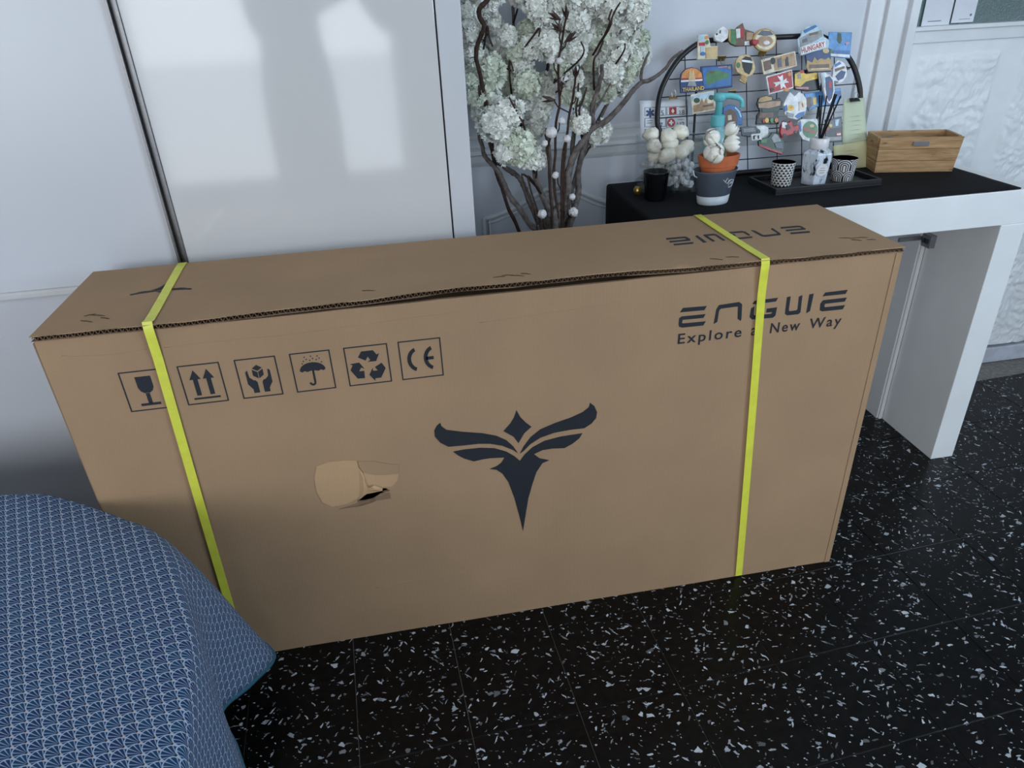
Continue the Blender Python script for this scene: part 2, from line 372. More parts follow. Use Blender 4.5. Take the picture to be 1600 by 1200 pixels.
# ------------------------------------------------------------------ measured outlines (mm on the box face, mm on the memo board, metres in the room)
MAGNETS = [
  ('fridge_magnet','tall pastel town-scene magnet at upper left of the wire board',0,5,'cream',((-116.9,321.3),(-92.6,321.6),(-86.3,295.4),(-69.2,295.1),(-70,266.8),(-120.5,268.1)),(('sky','paleblue',((-116.2,320.3),(-100.4,320.4),(-99.8,306.4),(-116.4,305.7))),('sun','orange',((-92.1,313.8),(-93.1,311.6),(-95.6,310.4),(-98.7,310.6),(-101.1,312),(-102,314.3),(-101,316.4),(-98.5,317.6),(-95.4,317.5),(-93,316))),('house','red',((-115.7,304.1),(-100.9,304.3),(-101.1,297.1),(-116,297.3))),('door_patch','paleblue',((-111.8,296.1),(-104.7,295.7),(-105.1,281.7),(-112.2,281.7))),('pond','blue',((-100.6,279.2),(-101.9,276.7),(-105.1,275.3),(-109.1,275.5),(-112.2,277.3),(-113.3,279.9),(-112,282.4),(-108.8,283.8),(-104.9,283.6),(-101.7,281.9))),('field','sand',((-99.1,292.3),(-70.7,293.3),(-71.4,269.4),(-99.8,269.7))),('tree','green',((-91.7,303.8),(-92.5,301.1),(-94.5,299.5),(-96.9,299.6),(-98.8,301.4),(-99.5,304.2),(-98.6,306.9),(-96.7,308.5),(-94.3,308.4),(-92.4,306.6))))),
  ('fridge_magnet','white faceted house-shaped magnet on the top rim of the wire board',1,10,'white',((-82.8,317),(-71.9,328.3),(-60.4,334.5),(-47.1,323.9),(-49.3,308.4),(-63.8,299.2),(-79.6,305.3)),(('eye','black',((-74.3,317.5),(-75,315.8),(-76.5,315.1),(-78,315.9),(-78.5,317.7),(-77.9,319.5),(-76.3,320.1),(-74.9,319.3))),('mark','charcoal',((-69.1,325),(-66.3,326.1),(-67.2,318.7),(-70,318.8))))),
  ('fridge_magnet','green, white and red striped flag magnet with a brown tower',1,8,'brown',((-46.9,303.6),(-47.1,327),(-29.3,326.7),(-23.8,332.7),(-11.2,339.5),(-6.1,325.6),(16.4,318.2),(17.6,300.2),(13.1,289.4),(-28.3,290.1),(-40.7,295.4)),(('flag_green','green',((-42.1,327.4),(-29.3,326.1),(-28.3,307.3),(-30,291.7),(-42.1,297.1))),('flag_white','white',((-28.6,326.7),(-18.5,327.1),(-18.2,307.4),(-27.6,306.7))),('flag_red','red',((-18.2,327.1),(-9.6,327),(-11.1,306.4),(-17.9,307.4))),('gold_trim','gold',((-47.1,326.4),(-42.4,326.8),(-43.1,297.4),(-46.9,303.6))),('emblem','white',((-8.4,298.4),(2.4,299.4),(4,289.9),(-8.5,290.6))),('stone','tan',((-3.7,318.6),(13.5,315.2),(12.5,302),(-4,301.3))))),
  ('fridge_magnet','round glittering gold and beige plate magnet',2,6,'gold',((70,297.4),(68.9,290.9),(65.9,285),(61.1,280),(54.9,276.3),(47.7,274.1),(40,273.7),(32.3,275),(25.2,277.9),(19.1,282.3),(14.5,287.8),(11.6,294),(10.7,300.6),(11.8,307),(14.9,312.9),(19.6,317.9),(25.8,321.5),(33,323.7),(40.6,324.1),(48.3,322.9),(55.4,320),(61.5,315.7),(66.1,310.3),(69.1,304)),(('rim','cream',((66.7,297.6),(65.4,291),(61.8,285.2),(56.1,280.8),(49,278.1),(41.1,277.4),(33.3,278.9),(26.3,282.4),(20.7,287.4),(17.2,293.6),(16.1,300.3),(17.5,306.8),(21.1,312.6),(26.8,317),(33.8,319.7),(41.6,320.3),(49.4,318.9),(56.5,315.5),(62,310.5),(65.6,304.3))),('roof','slate',((20.6,311),(33.3,319.8),(53.2,317.2),(62.1,308.9),(40.4,306.9))),('town','tan',((60.2,294.8),(58.1,289.7),(52.6,285.8),(44.5,283.9),(35.7,284.4),(27.7,287.1),(22.3,291.6),(20.4,296.9),(22.4,302),(28,305.9),(36,307.7),(44.8,307.3),(52.8,304.6),(58.3,300.1))),('street','white',((51.8,292.1),(50.2,289.6),(46.2,288.2),(41.3,288.4),(37.4,290.2),(35.9,292.9),(37.4,295.4),(41.4,296.8),(46.3,296.6),(50.3,294.8))))),
  ('fridge_magnet','tiny red heart-shaped magnet beside the round gold plate',3,9,'red',((4.2,297.8),(9.6,299.7),(15,298.8),(22.2,296.8),(20.3,290.6),(13.7,286.2),(7.6,288.1)),()),
  ('fridge_magnet','pale blue cut-out city magnet with red HUNGARY lettering',2,5,'paleblue',((122.2,296.3),(131.4,303.7),(134,316.3),(151.6,323.9),(166.2,327.6),(185.4,319),(189.2,299.1),(204.1,290.4),(202,272.2),(166.4,264.5),(131.3,260),(126.5,267.4)),(('sky','blue',((136.2,314.6),(166.2,325.1),(173.6,321.5),(140.6,308))),('buildings','grey',((127.7,297.6),(147.9,306),(182.9,313.8),(185.5,299.3),(166.4,289.2),(129.5,278.4))),('roof','brown',((151.6,307.4),(173.7,310.1),(173.7,304.7),(151.6,301.7))),('roof','slate',((133.2,294.1),(144.2,297.7),(147.9,290.1),(135,286.7))),('river','blue',((136.9,275.7),(155.3,281.8),(173.8,288.8),(173.8,284.6),(147.9,272.6),(135,268.5))))),
  ('fridge_magnet','square blue beach photo magnet with hanging palm leaves',1,3,'skyblue',((207.7,310.3),(267.3,306),(262.3,247.9),(204,256)),(('palm','darkgreen',((230,306.6),(237.5,305.6),(240.6,290),(236.3,282.3),(231.4,284.8),(227.6,290.7))),('bush','green',((217.8,265.6),(216.5,261.5),(213.2,259.1),(209,259.3),(205.6,262.1),(204.3,266.3),(205.6,270.4),(208.9,272.8),(213.1,272.6),(216.4,269.8))),('sand','white',((206.6,262.3),(259.9,256.8),(260.7,250.3),(205.2,257.2))),('sea','blue',((218.5,268.7),(261.2,265.8),(260.6,258),(217.8,261.7))),('bird','pink',((248.2,282.6),(257.5,285.3),(259.5,282),(251.3,278.2))))),
  ('fridge_magnet','arched orange temple magnet with yellow THAILAND lettering',1,6,'navy',((-166.7,196.3),(-167.4,223.8),(-164,239.4),(-153,248.8),(-138,251.7),(-123.3,247.7),(-112.9,238.3),(-111.3,223.6),(-110,197.3)),(('sunset','orange',((-164.4,228.3),(-161.5,239.2),(-152.4,246.6),(-138.1,249.5),(-124.1,245.9),(-114.4,237.1),(-113,226.2))),('stripe','white',((-165.3,223.6),(-112.7,223.6),(-112.8,219.8),(-165.4,219.8))),('stripe','red',((-165.2,226.8),(-112.6,226.2),(-112.7,223.6),(-165.3,224.3))),('temple','sand',((-146.9,222.5),(-144.8,241.4),(-141.8,246),(-139.4,234.8),(-135.4,245.6),(-133.1,240.7),(-130.2,221.5))),('statue','grey',((-150.2,210),(-146.3,220.9),(-131.4,220),(-128.2,208.6))))),
  ('fridge_magnet','wide blue island-map magnet with green island',0,5,'navy',((-112.5,252.8),(-34.5,253.4),(-34.9,202.9),(-111.3,199.6)),(('sea','blue',((-108.3,249.4),(-38.2,249.8),(-38.8,207),(-107.6,203.6))),('island','green',((-100.3,232.5),(-92.1,242.1),(-70.7,241.8),(-56.5,236.2),(-42.2,232.2),(-46,222.9),(-64.1,220.7),(-82.2,215.4),(-96.7,209.9),(-100,219.7))),('hill','brown',((-92.2,240.9),(-81.4,241.5),(-79.8,236),(-90.6,235.1))),('title','pink',((-70.5,249.1),(-48.9,249.8),(-48.6,247.2),(-70.2,246.6))),('badge','gold',((-39.7,245.5),(-40.8,243.3),(-43.4,242.5),(-45.9,243.6),(-46.9,245.9),(-45.8,248),(-43.2,248.8),(-40.7,247.8))))),
  ('fridge_magnet','black head with white headband on a beige island-shaped magnet',1,7,'sand',((-28.9,260.1),(-21.6,267.6),(-7.1,272.2),(7.3,266.9),(15.4,256),(19.5,238.2),(12,225.8),(-0.8,221.8),(-5.8,206),(-21.6,215),(-15.2,227.4),(-25.9,232.9),(-31.1,244.3)),(('head','black',((-15.6,260.9),(-5.4,266.7),(7.2,263.8),(11.8,254.6),(10.4,238.7),(2.9,226.4),(-7.9,231.8),(-13.1,243.3))),('headband','white',((-15.6,260),(7.1,256.5),(13.2,253.9),(10.6,250.8),(-15,255.5))),('patch','green',((-19.1,248.4),(-20.1,244.7),(-22.5,242.5),(-25.4,242.7),(-27.6,245.2),(-28.5,248.9),(-27.5,252.6),(-25.1,254.8),(-22.2,254.6),(-19.9,252.2))),('tag','gold',((-19,218),(-13.4,227.3),(-1.9,220.9),(-5.8,208.2))))),
  ('fridge_magnet','sepia street-photo magnet with pale border, tilted',1,5,'cream',((34.3,258.1),(120.7,272.5),(125.8,238.5),(41.1,224.1)),(('scene','tan',((63.5,259.7),(117.7,268.8),(122.1,240.3),(68.7,231.5))),('figure','black',((70,252.9),(68.7,248.5),(65.4,245.9),(61.3,246.1),(58,249.1),(56.8,253.7),(58.1,258.1),(61.4,260.7),(65.5,260.5),(68.8,257.5))),('figure','slate',((74.4,257.5),(83.6,259.5),(87.1,239.1),(76.1,237.5))),('figure','charcoal',((94.6,259.5),(101.2,260.4),(103.6,240.4),(95.5,239.6))),('arch','gold',((83.6,262.7),(94.6,264.6),(96.4,256.2),(85.4,254.3))),('figure','brown',((39.7,253),(56.1,255.9),(59.6,235.9),(43.1,232))))),
  ('fridge_magnet','red magnet with a white eight-pointed cross and white border',2,5,'white',((42.9,219.2),(109.1,231.4),(112.7,189),(50.1,178.2)),(('field','red',((46.5,216.7),(106.5,228),(109.7,191.5),(52.4,181.4))),('cross','white',((79.5,205.7),(70.4,219.2),(77.7,216.1),(84.4,220.3),(85.8,207.2),(94.3,212.6),(94.2,206.4),(100.5,202.5),(87.9,201.3),(94.1,188.5),(85.7,193.9),(80.4,187.8),(77.6,200.6),(64.6,193.6),(66.5,200),(60,204.3))),('flower','orange',((106.5,220.2),(105.1,217.1),(101.7,216),(98.3,217.5),(96.9,220.8),(98.3,223.9),(101.7,225.1),(105.1,223.5))),('flower','orange',((100.8,185.5),(98.8,182.9),(94.1,182),(89.4,183.5),(87.5,186.3),(89.4,189),(94.1,189.8),(98.8,188.4))),('leaf','charcoal',((62.4,188.9),(60.8,186.2),(57.2,185.3),(53.6,186.7),(52.1,189.5),(53.6,192.2),(57.3,193.1),(60.9,191.7))))),
  ('fridge_magnet','gold skyline magnet on a blue night sky',3,6,'navy',((138.7,259.6),(166.4,266.8),(202.1,269.6),(205.1,219.3),(144.3,220.6)),(('skyline','gold',((139.8,231.2),(142.4,247.2),(155.4,241.6),(160.9,254.2),(168.4,245.1),(177.6,250.1),(188.8,246.2),(197,250.6),(203.8,243.7),(204.3,221.6),(146.1,222.5))),('moon','sand',((198,265),(196.5,261.7),(192.4,259.8),(187.3,260.1),(183.2,262.4),(181.6,265.9),(183.2,269.2),(187.3,271.1),(192.3,270.9),(196.4,268.5))),('street','brown',((148,237.2),(198.2,236),(198.3,227.8),(148,229.1))),('lights','cream',((151.7,228),(196.4,227.3),(196.4,225.4),(151.7,226))))),
  ('fridge_magnet','yellow and black sunset-palms magnet with pink script',2,5,'black',((113.9,224.7),(133.1,229),(174,225.4),(181,180.6),(148,180),(115.2,185.6)),(('sunset','yellow',((115.4,219.7),(131.3,225.3),(144.3,218),(172.2,221.2),(173.4,206.5),(144.3,201.8),(129.4,191.3),(115.3,193.8))),('sail','grey',((122,219.3),(129.4,222.1),(131.3,209.1),(122,208))),('sun','red',((139.1,224.2),(137.3,221.5),(133.1,220.6),(128.9,222),(127.2,224.9),(129,227.5),(133.1,228.4),(137.3,227))),('script','pink',((116.4,190.4),(149.9,189),(149.9,183.8),(118.2,187))))),
  ('fridge_magnet','white and blue fish-shaped magnet at the right of the board',1,6,'white',((211.7,197.7),(216,213.8),(218.1,233.2),(228.1,246.3),(239.4,243.4),(248.1,236.4),(253.6,221.4),(253,208.3),(241.9,195.9),(226.8,191.9)),(('stripe','blue',((220.7,236.3),(233.7,242),(237.6,237),(220.7,229.8))),('roof','brown',((220.8,226.5),(245.2,231.6),(247.1,226.6),(222.7,219.9))),('fin','navy',((222.8,210.1),(237.8,222.3),(249.1,218.4),(243.6,204),(230.5,199.8))),('stripe','slate',((213.5,200.9),(230.5,197.2),(228.7,194.4),(212.4,196.3))))),
  ('fridge_magnet','small black lizard-shaped magnet beside the right rim',0,4,'black',((244.4,234.9),(253.5,229.5),(260.2,233.4),(259.5,228.2),(267.8,229),(266.4,225.2),(259.6,223.6),(260.4,218.4),(253.6,222),(247.1,225)),()),
  ('fridge_magnet','narrow blue surfboard-shaped magnet',4,6,'white',((174.1,214.6),(183.4,218.3),(196.5,211.7),(207.9,200.5),(210,174.8),(206.4,155.2),(196.3,145.3),(187.5,156.4),(181.7,176.6)),(('board','navy',((185.3,205.8),(196.6,207.8),(204.1,198.2),(206.2,175),(202.6,158.8),(195.5,150.9),(189.3,162.9),(186.2,182.9))),('logo','red',((201.6,188.5),(201.1,184.2),(199.6,181.2),(197.5,180.2),(195.4,181.5),(193.9,184.7),(193.3,189),(193.8,193.2),(195.3,196.2),(197.4,197.2),(199.5,196),(201,192.8))),('stripe','paleblue',((176.7,212.9),(182.3,215.1),(185.4,196),(182.5,183.1))))),
  ('fridge_magnet','seaside cliff magnet with bright blue sky behind the black reeds',1,5,'skyblue',((144.3,175.6),(238.2,182.9),(240.8,159.6),(223.5,147.5),(174.4,144),(155.6,135.3),(146.2,152.5)),(('cliff','brown',((148,165.5),(161.1,168),(163.1,148.1),(155.6,138),(148.8,149))),('grass','yellow',((164.9,164.5),(174.3,165.5),(174.4,149),(166.1,147.9))),('sea','blue',((211.9,174.7),(237.6,177),(238.5,161.4),(215.8,159.6))))),
  ('postcard','postcard of palms and ruins clipped to the wire board',1,2,'cream',((-140.9,191.9),(-83.4,197.6),(-78.5,154),(-137.5,148.1)),(('sky','paleblue',((-138.1,189.4),(-85.6,194.8),(-83.9,181.8),(-137.1,177.2))),('palm','darkgreen',((-118.5,177.6),(-120.1,174.3),(-124.1,172.4),(-129,172.7),(-132.8,175.1),(-134.2,178.6),(-132.6,181.9),(-128.6,183.7),(-123.8,183.4),(-119.9,181.1))),('palm','darkgreen',((-83.9,181.8),(-85.2,178.5),(-88.5,176.6),(-92.5,176.9),(-95.7,179.2),(-96.8,182.7),(-95.5,186),(-92.2,187.9),(-88.2,187.6),(-85,185.3))),('ruins','tan',((-119.5,169.6),(-113.7,182.1),(-108.7,168.9),(-102.9,182.1),(-99.7,169.9),(-85.3,170.6),(-82,156.8),(-134.5,151.8),(-134.6,167.4))),('shade','brown',((-112.4,165.9),(-87.2,167.5),(-87.3,163.6),(-110.7,161.9))))),
  ('fridge_magnet','light blue arch magnet with a brown house behind the pump bottle',1,5,'blue',((-62,159.4),(-47.4,163.3),(-31.1,160.6),(-18.6,150.1),(-13,133.3),(-15.6,115.4),(-63.1,117)),(('arch','brown',((-57.9,149.4),(-45.8,153.5),(-33.2,147.8),(-28,136),(-28.4,117.9),(-58.7,118.4))),('window','cream',((-51.6,139.2),(-42.5,139.9),(-41.7,128.7),(-51.2,128))),('highlight','paleblue',((-33,157.5),(-21.5,147),(-17.1,133.6),(-20.4,132.2),(-26,145.6),(-34.5,154.4))))),
  ('fridge_magnet','brown village magnet with a yellow roof and fruit stalls',1,7,'charcoal',((21.9,160.5),(25.8,173.3),(44.2,178),(60.8,174.3),(64.4,166.9),(79.2,170.5),(86.5,161.2),(82.8,150),(75.2,137.3),(76.9,110.7),(19.4,114),(21.5,134.3),(29,143.6)),(('roof','gold',((24.9,165.2),(29.5,173),(44.2,176),(59.6,172.4),(58.8,166.3),(33,163))),('facade','tan',((24.9,160.3),(55.1,163.2),(81,162.6),(80.2,152.8),(51.2,148.1),(25.5,151.1))),('grass','darkgreen',((33.5,147.9),(79,148.6),(73.4,140.1),(34.5,140.7))),('wall','brown',((29,138.7),(62.2,138.2),(62.1,126.6),(23.3,127.6))),('fruit','yellow',((50.6,120.8),(49,116.7),(45.3,115.2),(41.7,117.2),(40.2,121.5),(41.8,125.6),(45.5,127.1),(49.1,125.1))),('fruit','red',((40.5,119.8),(39.5,116.6),(37.2,115.4),(34.8,117),(33.9,120.3),(34.9,123.5),(37.3,124.7),(39.6,123.2))),('fruit','green',((62.1,120),(60.7,115.9),(57.5,114.4),(54.4,116.3),(53.2,120.6),(54.5,124.7),(57.7,126.3),(60.8,124.3))),('fruit','orange',((74.3,119.2),(72.9,115.6),(69.4,114.2),(66,116),(64.7,119.9),(66.1,123.5),(69.5,124.8),(72.9,123))))),
  ('fridge_magnet','white cut-out magnet with a yellow flower and blue base',2,6,'white',((86.5,154.7),(94,168.9),(103.4,180.8),(114.5,170.9),(124.9,180.1),(136.8,174.4),(145,162.4),(146.2,145.9),(141.3,126.3),(121.8,117),(99.3,122.5),(88.2,133.2)),(('flower','yellow',((112.9,144.1),(111.7,140.5),(108.4,138.1),(103.9,137.4),(99.4,138.7),(96.2,141.5),(95,145.2),(96.2,148.8),(99.5,151.2),(104,151.9),(108.4,150.6),(111.7,147.8))),('core','orange',((108.8,145.7),(107.8,143.6),(105.4,142.9),(103,143.9),(102.1,146.1),(103.1,148.1),(105.4,148.8),(107.8,147.8))),('base','blue',((114.3,124.8),(125.6,132.3),(140.6,134.6),(138.7,125.8),(122.5,118.9))),('wave','blue',((86.8,149.7),(93.9,152.6),(95.7,139.3),(88.2,136.5))),('pattern','grey',((93.8,136.1),(112.5,129.9),(110.6,122.4),(93.8,127.8))),('house','cream',((125.6,157.1),(141.3,159.4),(139.8,143),(125.6,137.3))),('cross','red',((131.2,153.4),(133.8,153.9),(136.1,144.9),(133.1,144.1))))),
  ('fridge_magnet','glossy red scooter-shaped magnet with black and white rider',3,8,'red',((75,104.2),(80.6,116.5),(95.5,111.1),(101.2,115.7),(106.7,102),(119.9,104.5),(122.5,95.9),(116.1,86.4),(99.1,82.5),(78.5,78),(73,89.4)),(('rider','white',((76.9,112.4),(86.2,115.1),(91,106.4),(86.1,98.5),(77.5,100.7))),('helmet','black',((80.6,117.1),(90,119.1),(92.6,112.3),(82.5,111.7))),('wheel','black',((89.4,82.5),(88.4,80.3),(85.7,79),(82.5,79.2),(79.9,80.9),(78.9,83.3),(79.9,85.6),(82.5,86.8),(85.8,86.6),(88.4,85))),('jacket','black',((85,105.2),(93.7,107.9),(99.2,97.6),(89.8,93.2))),('wheel','charcoal',((116.8,88),(115.9,85.9),(113.7,84.7),(110.9,84.9),(108.6,86.4),(107.8,88.6),(108.7,90.7),(110.9,91.9),(113.7,91.7),(116,90.2))))),
  ('fridge_magnet','green hillside magnet with grey rocks and a red bottom band',2,7,'darkgreen',((20.6,74.1),(28.9,80.8),(46.8,82.2),(56.2,92.2),(71.1,89.5),(79.6,77.2),(88.5,68.2),(86.9,49.8),(81.9,39.4),(50.1,50.8),(22.3,64.6)),(('rock','grey',((54.2,79),(61.8,88.5),(72.9,85),(78.4,70.6),(59.7,68.6))),('band','red',((22.4,67.9),(50.2,56.5),(80.1,45.2),(80.8,40.1),(50.1,51.2),(22.3,62.9))),('grass','green',((26.3,77.7),(43,78.5),(41,69.9),(27.3,70.3))),('stone','slate',((61.5,66.8),(80.3,67.1),(83.2,51.8),(65.2,56.4))))),
  ('fridge_magnet','slate-grey rocky coast magnet above the white tulips',1,6,'slate',((-19.4,110.7),(-0.9,112.1),(21.1,107.9),(30.2,97.4),(24.5,87.1),(2.3,86.7),(-16.1,90.7)),(('rock','grey',((-13.9,106.4),(13.7,106.5),(17.3,98.3),(-12.3,97.7))),('tuft','darkgreen',((29.9,96.7),(28.3,92.6),(24.6,91.1),(21,93.1),(19.5,97.4),(21.1,101.6),(24.8,103),(28.4,101))))),
  ('fridge_magnet','plain white cloud-shaped magnet in the lower middle of the board',0,6,'white',((21.2,111.2),(43.4,111.4),(54.5,105.6),(53.6,89.1),(43,78.1),(24.4,81.1),(29.1,97.4)),()),
  ('fridge_magnet','round white-rimmed badge magnet with green field and red band',2,5,'white',((123.6,112.5),(131.2,117.7),(174.5,115.8),(176.5,87.2),(170.9,70.7),(155.7,63.4),(136.8,69.8),(127.3,83.9)),(('field','green',((174.6,90.6),(173.7,84.7),(170.9,79.4),(166.5,75.4),(161,73),(154.9,72.5),(148.9,73.9),(143.4,77.1),(139,81.7),(136.2,87.3),(135.3,93.4),(136.2,99.3),(139,104.5),(143.4,108.5),(148.8,110.9),(154.9,111.4),(160.9,110.1),(166.4,106.9),(170.8,102.3),(173.6,96.7))),('band','rust',((136.8,100),(155.7,93.6),(171.6,86.8),(170.8,80.8),(155.7,85.3),(137.5,90.5))),('dome','sand',((165.5,99.7),(163.7,96.9),(159.4,96.1),(155.2,97.5),(153.4,100.5),(155.1,103.2),(159.4,104.1),(163.7,102.6))),('edge','blue',((124.8,110.8),(130,113.8),(132.3,90.2),(128.5,88.8))))),
  ('fridge_magnet','dark bicycle-street photo magnet beside the green note',1,3,'charcoal',((199.1,113.1),(242.9,117.9),(245.9,58.6),(201.4,59.7)),(('wall','slate',((203,108.8),(239.9,113),(240.9,92.8),(204.2,91.3))),('flag','red',((228,80.9),(240.3,81.4),(240.8,72.5),(228.9,72.7))),('flag_bar','white',((228.8,78.1),(240.3,78.3),(240.4,75.3),(228.8,75.4))),('sky','paleblue',((223.9,110.8),(235.3,111.7),(232.4,96.7),(225.9,96.5))),('flower','yellow',((217.1,97.8),(215.8,95),(212.6,94.1),(209.4,95.5),(208,98.4),(209.3,101.2),(212.5,102.1),(215.8,100.7))),('flag','red',((201.2,93.8),(208.8,94.3),(208.9,87.6),(202,87.4))),('road','grey',((205.2,71.7),(241.6,70.8),(242.1,62.3),(206,62.8))))),
  ('price_card','small white card printed with black marks above the tulips',5,2,'white',((-4.3,90.5),(20.9,91.4),(22.9,76.9),(-3.1,75.8)),(('mark','black',((0.4,85.5),(4.1,85.9),(4.8,78.5),(1.1,78.5))),('mark','black',((11.6,86.7),(14.9,86.8),(15.5,79.1),(12.2,79))),('mark','black',((0.5,86.8),(6.8,87.4),(6.7,85.4),(0.4,84.5))))),
]
NOTES = ((245.4,158.4),(300.4,156.5),(311.9,47.7),(243.7,51.2))
NOTE2 = ((216.1,49.8),(305.5,57.7),(311.6,-9.9),(220.5,-5.3))
SHEET = ((-258.8,189.4),(-139.7,184.4),(-141.9,93),(-260.9,98.2))
SHEETCELLS = (((-246.6,173),(-195.1,171.3),(-195.9,152.7),(-247.5,154.8)),((-192.6,171.1),(-141.7,169.4),(-142.4,151.1),(-193.4,153.1)),((-247.8,149),(-196.1,147.5),(-196.9,127.8),(-248.7,129.8)),((-193.6,148),(-142.5,146.5),(-143.5,120.9),(-194.7,122.8)),((-249,124.9),(-197.2,123),(-198,103.5),(-249.9,105.5)),((-194.7,120.9),(-143.5,119.3),(-144.2,99.7),(-195.5,102)))
SHEETICONS = ((-234.5,160.4),(-178.4,161.5),(-236.6,138.6),(-183.4,135),(-184.2,115.6),(-207.3,159.2),(-155.7,157.4),(-210.3,132),(-159.6,130.2))
CLIPS = ((-61,267.6),(-183,187.8),(39.9,272.1),(271,152.1),(-37.7,190.2))
FRAME = ((-211.7,101.2),(-220.2,134.3),(-217.3,172.7),(-210.8,201),(-199.1,225.7),(-180.3,252.9),(-154.7,279.7),(-118.6,302.1),(-90.1,309),(-58.2,309.5),(-8.2,309.4),(63.9,308.2),(122.2,307.4),(173.7,306.9),(195.9,303.6),(222,291),(248.4,270.3),(271.3,246.4),(287,216.2),(297.2,182.6),(299.6,155.9))
GRIDH = (270.1,230.3,191.8,146.3,103.6,37)
GRIDHX = ((-158.2,263.6),(-187.9,287.1),(-207.1,297.4),(-219,300.2),(-218.1,301.1),(-213.9,302.5))
GRIDV = (-148.1,-70.6,3.2,79.7,144.3,228.3)
BIRD = (((579.8,487.3),(580.9,480.1),(588.9,471.4),(616.4,463),(651.5,454.7),(676.1,445.4),(693.6,433.2),(705.8,417.5),(713.6,401.7),(703.7,410.8),(685.8,422.3),(664.4,430),(642.9,433.4),(617.8,433.9),(589.4,435.4),(576.1,446),(567.6,460.4),(567.7,473),(573.1,482.5)),((596.6,423.9),(617.2,425.4),(646,424.3),(671.1,419.5),(692.5,408.6),(706.8,396.2),(716.3,384.4),(725.3,396.7),(740.6,410.6),(763.1,421.1),(792.9,425.7),(834,426.7),(828.5,416.7),(815.3,406.4),(800.2,399),(777.7,401.7),(759,401.1),(743.1,394.8),(753,384.2),(771.7,376.7),(758.4,372.1),(746.6,353.5),(738.3,327.1),(729.7,295.5),(724.1,262.6),(716.7,216.7),(710.9,255.2),(703,300.2),(693.2,339.5),(682.9,361),(672.3,371.4),(659.5,375.3),(672.7,379.4),(682.2,385.9),(688.3,396.1),(662.7,398.9),(648,398.6),(632.2,396.7),(615.7,405.6),(605.5,413.8)),((716.9,400.3),(724.1,414.6),(737.5,432.9),(756.2,447.2),(782.1,456.1),(811.6,463.6),(833.7,471.8),(845.4,480.6),(847.5,489.5),(855.7,481.2),(860.8,467.8),(859.1,455.3),(850.7,445),(837.7,437),(811.6,437.5),(781.8,435.6),(755.8,428.8),(737.1,417.8),(723.7,404.5)),((714.2,493.4),(720.8,477.9),(729.4,466.1),(740,454.8),(726.8,443.2),(715.2,423.4),(706.6,439),(689.1,453.2),(702.4,468.1),(709.3,479.6)))
ENGWE = (((1008.1,654.2),(1050.8,653),(1047,645.7),(1003.3,646.7)),((1006.8,638.6),(1050,638),(1046.4,631.3),(1009.3,632),(1008.4,626.7),(1010.5,625.1),(1051.7,624.3),(1047.8,616.9),(1009.5,617.3),(1003.8,619.7),(1002.5,624),(1002.8,635.7)),((1066.8,617.4),(1068.9,644.9),(1073,652.1),(1109.4,653.7),(1115.2,649),(1117.4,621.3),(1116.5,617.3),(1110.3,622.2),(1108.2,644.8),(1105.8,645.7),(1077,645),(1074.1,641.9),(1073.1,620.7)),((1134.2,647.5),(1137.8,652.8),(1180.8,653.7),(1177.8,647),(1138.7,646.3)),((1162.5,635.2),(1181.5,635.7),(1180.8,620.1),(1176.3,616.5),(1137.5,617.6),(1132.6,622.3),(1133,639.2),(1138.6,642),(1139.4,626.3),(1141.6,624.7),(1172.4,624.5),(1174,627.7),(1162.6,627.7)),((1197.6,652.8),(1204.1,653.8),(1204.6,627.6),(1206.7,625.3),(1219.5,625.6),(1221.3,627.4),(1219.9,651.4),(1226,653.4),(1227.8,620.8),(1224.2,617.8),(1203.2,617.8),(1198.5,621.5)),((1239.1,653.3),(1247.1,654.1),(1245.8,621.2),(1239.3,617.8)),((1268.8,653.7),(1311.3,654.1),(1308.4,646.7),(1265,647)),((1267.4,639.3),(1312.6,639.4),(1310,632.1),(1272.3,631.9),(1271.8,626.8),(1274.2,625.2),(1312.1,625),(1308.8,617.4),(1269.4,617.8),(1264.7,620.7),(1263.5,632.9)))
TORN = {'left':((359.8,431),(380.5,436.1),(404.3,435.6),(428.4,431.7),(429.4,419.5),(430.9,393.1),(428.3,362.4),(418.7,350.5),(396.8,341.7),(371.7,339.8),(356.2,352.6),(350.4,376),(351.5,406.6)),'right':((436.1,405.4),(454.4,398),(471.5,394.2),(496.9,393.1),(492.6,378.2),(482.3,366.6),(464.5,367.4),(449.7,376.6),(437.3,376.5),(433.7,388.3)),'upper':((430.3,430.1),(458.1,425.6),(474.6,418.6),(498.3,411.6),(496.9,393.1),(471.5,394.2),(454.4,398),(436.1,405.4),(431.1,419.2)),'hole':((419.4,344.9),(427.3,355.8),(440.1,358.1),(454.8,361.4),(467.1,360.2),(473.7,355.4),(462.8,354.1),(454.9,348.7),(443.7,345.2),(429.2,344.1)),'lowerflap':((381.8,332),(410.5,338.3),(428.9,341.9),(443.7,345.2),(459.3,354.7),(475.4,354.2),(476.5,340.3),(457.8,343.6),(442.6,337.1),(424.2,333.5),(395.4,332.7)),'curl':((429.5,415.2),(434.4,405.7),(433,370.6),(451.2,374.2),(464.2,365.2),(463.5,359.9),(434.7,357.7),(418.8,346),(424.1,363.1))}
